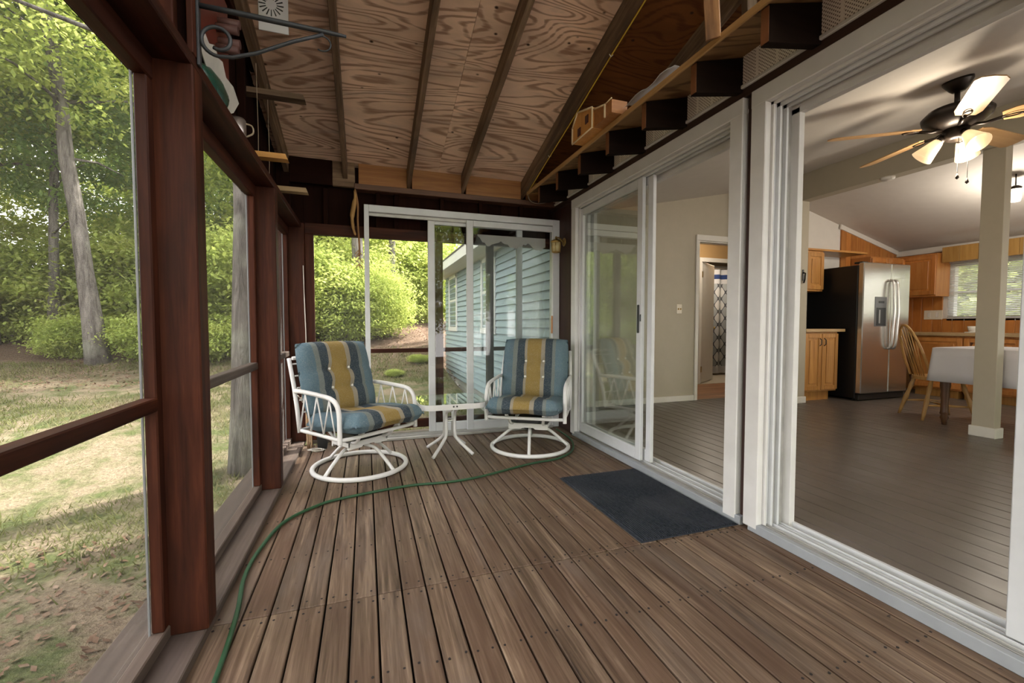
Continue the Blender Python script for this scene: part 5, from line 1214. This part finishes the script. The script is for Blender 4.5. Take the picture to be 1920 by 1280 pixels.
# ---- table, cloth, windsor chair
t = empty('dining_table', (5.93, 2.16, FZ)); tag(t, 'wooden dining table with turned legs under a white cloth', 'table')
M_tabw = wood('dark_table_wood', [(0.3,(0.075,0.032,0.014)), (0.7,(0.15,0.070,0.030))], 'z', 0.4)
bx('tabletop', (-0.40, -0.66, 0.755), (0.40, 0.66, 0.785), M_tabw, t, 0.006); bx('apron', (-0.33,-0.60,0.66), (0.33,0.60,0.755), M_tabw, t, 0.004)
for sx in (-0.32, 0.32):
    for sy in (-0.60, 0.60):
        MB().lathe([(0.018,0.0), (0.026,0.05), (0.036,0.075), (0.028,0.10), (0.038,0.115), (0.033,0.14), (0.030,0.25), (0.038,0.30), (0.034,0.34), (0.042,0.40), (0.042,0.755)], 14, sx, sy).build('leg', M_tabw, t)
t = empty('tablecloth', (5.93, 2.16, FZ)); tag(t, 'plain white cloth draped over the dining table', 'tablecloth')
ol = rrect(0.425, 0.685, 0.05, 4); n = len(ol); V = []; rg = random.Random(5)
for (z, k) in ((0.793,0.97), (0.788,1.0), (0.70,1.012), (0.55,1.03), (0.45,1.045)): V += [(a*k*(1+0.004*math.sin(i*1.9+z*8)), b*k, z) for i, (a, b) in enumerate(ol)]
cl = MB(); cl.add(V, [(r*n+i, r*n+(i+1) % n, (r+1)*n+(i+1) % n, (r+1)*n+i) for r in range(4) for i in range(n)]+[tuple(range(n))], True)
o = cl.build('cloth', plain('white_table_cloth', (0.62,0.60,0.62), 0.85, 0, 0.2), t); sm = o.modifiers.new('thick', 'SOLIDIFY'); sm.thickness = 0.003
def windsor(loc, rz, label):
    t = empty('dining_chair', loc, rz); tag(t, label, 'chair', 'windsor dining chairs')
    mo = wood('golden_oak_chair', [(0.3,(0.32,0.16,0.045)), (0.7,(0.50,0.29,0.10))], 'z', 0.35, 0.7)
    MB().prism([(0.215*math.cos(a)*(1.0), 0.205*math.sin(a)) for a in [k*2*PI/24 for k in range(24)]], 0.425, 0.462, 'xy').build('seat', mo, t)
    for (sx, sy) in ((-1,-1), (1,-1), (-1,1), (1,1)):
        a = Vector((sx*0.145, sy*0.13, 0.43)); b = Vector((sx*0.21, sy*0.235, 0.0))
        MB().tube([a.lerp(b, q) for q in (0, .2, .35, .55, .7, .85, 1)], [0.015,0.022,0.017,0.024,0.019,0.017,0.013], 9).build('leg', mo, t)
    for sx in (-1, 1): MB().tube([(sx*0.185,-0.19,0.16), (sx*0.185,0,0.165), (sx*0.185,0.19,0.16)], [0.009,0.014,0.009], 7).build('stretcher', mo, t)
    MB().tube([(-0.185,0,0.165), (0,0,0.165), (0.185,0,0.165)], [0.009,0.014,0.009], 7).build('stretcher', mo, t)
    hoop = []
    for k in range(21):
        a = PI*k/20; xx = 0.19*math.cos(a); h = 0.56*math.sin(a)**0.75 if 0 < k < 20 else 0.0
        hoop.append((xx*(1 if h > 0 else 0.92), 0.155+0.30*h, 0.46+h))
    MB().tube(hoop, 0.0135, 8).build('back_hoop', mo, t)
    for k in range(6):
        f = -0.75+1.5*k/5; xb = 0.115*f; xt = 0.165*f; ht = 0.56*max(0, 1-(xt/0.19)**2)**0.38
        MB().tube([(xb,0.165,0.455), (xt,0.155+0.30*ht,0.46+ht)], 0.0062, 6).build('spindle', mo, t)
    return t
windsor((5.93, 2.99, FZ), math.radians(56), 'golden oak hoop-back chair at the corner of the white tablecloth')

for (nm, x, y, z, e, lab) in (('hall_fill_lamp', 5.2, 5.4, 2.40, 7, 'unseen round ceiling lamp added to light the hall'), ('bath_fill_lamp', 6.2, 6.5, 2.40, 8, 'unseen round ceiling lamp added to light the bathroom')):  # unseen lamps with made-up domes, added to brighten hall and bathroom
    t = empty(nm, (x, y, z)); tag(t, lab, 'lamp')
    MB().lathe([(0.13,0.0), (0.13,-0.02), (0.12,-0.025)], 18).build('base', M_brass, t); MB().lathe([(0.12,-0.025), (0.10,-0.06), (0.05,-0.085), (0.0,-0.09)], 18, closed_ends=False).build('glass_dome', M_shade, t)
    L = bpy.data.lights.new(nm, 'POINT'); L.energy = e; L.color = (1.0,0.90,0.75); L.shadow_soft_size = 0.06
    lo = bpy.data.objects.new(nm+'_light', L); C.objects.link(lo); lo.parent = t; lo.location = (0,0,-0.13)
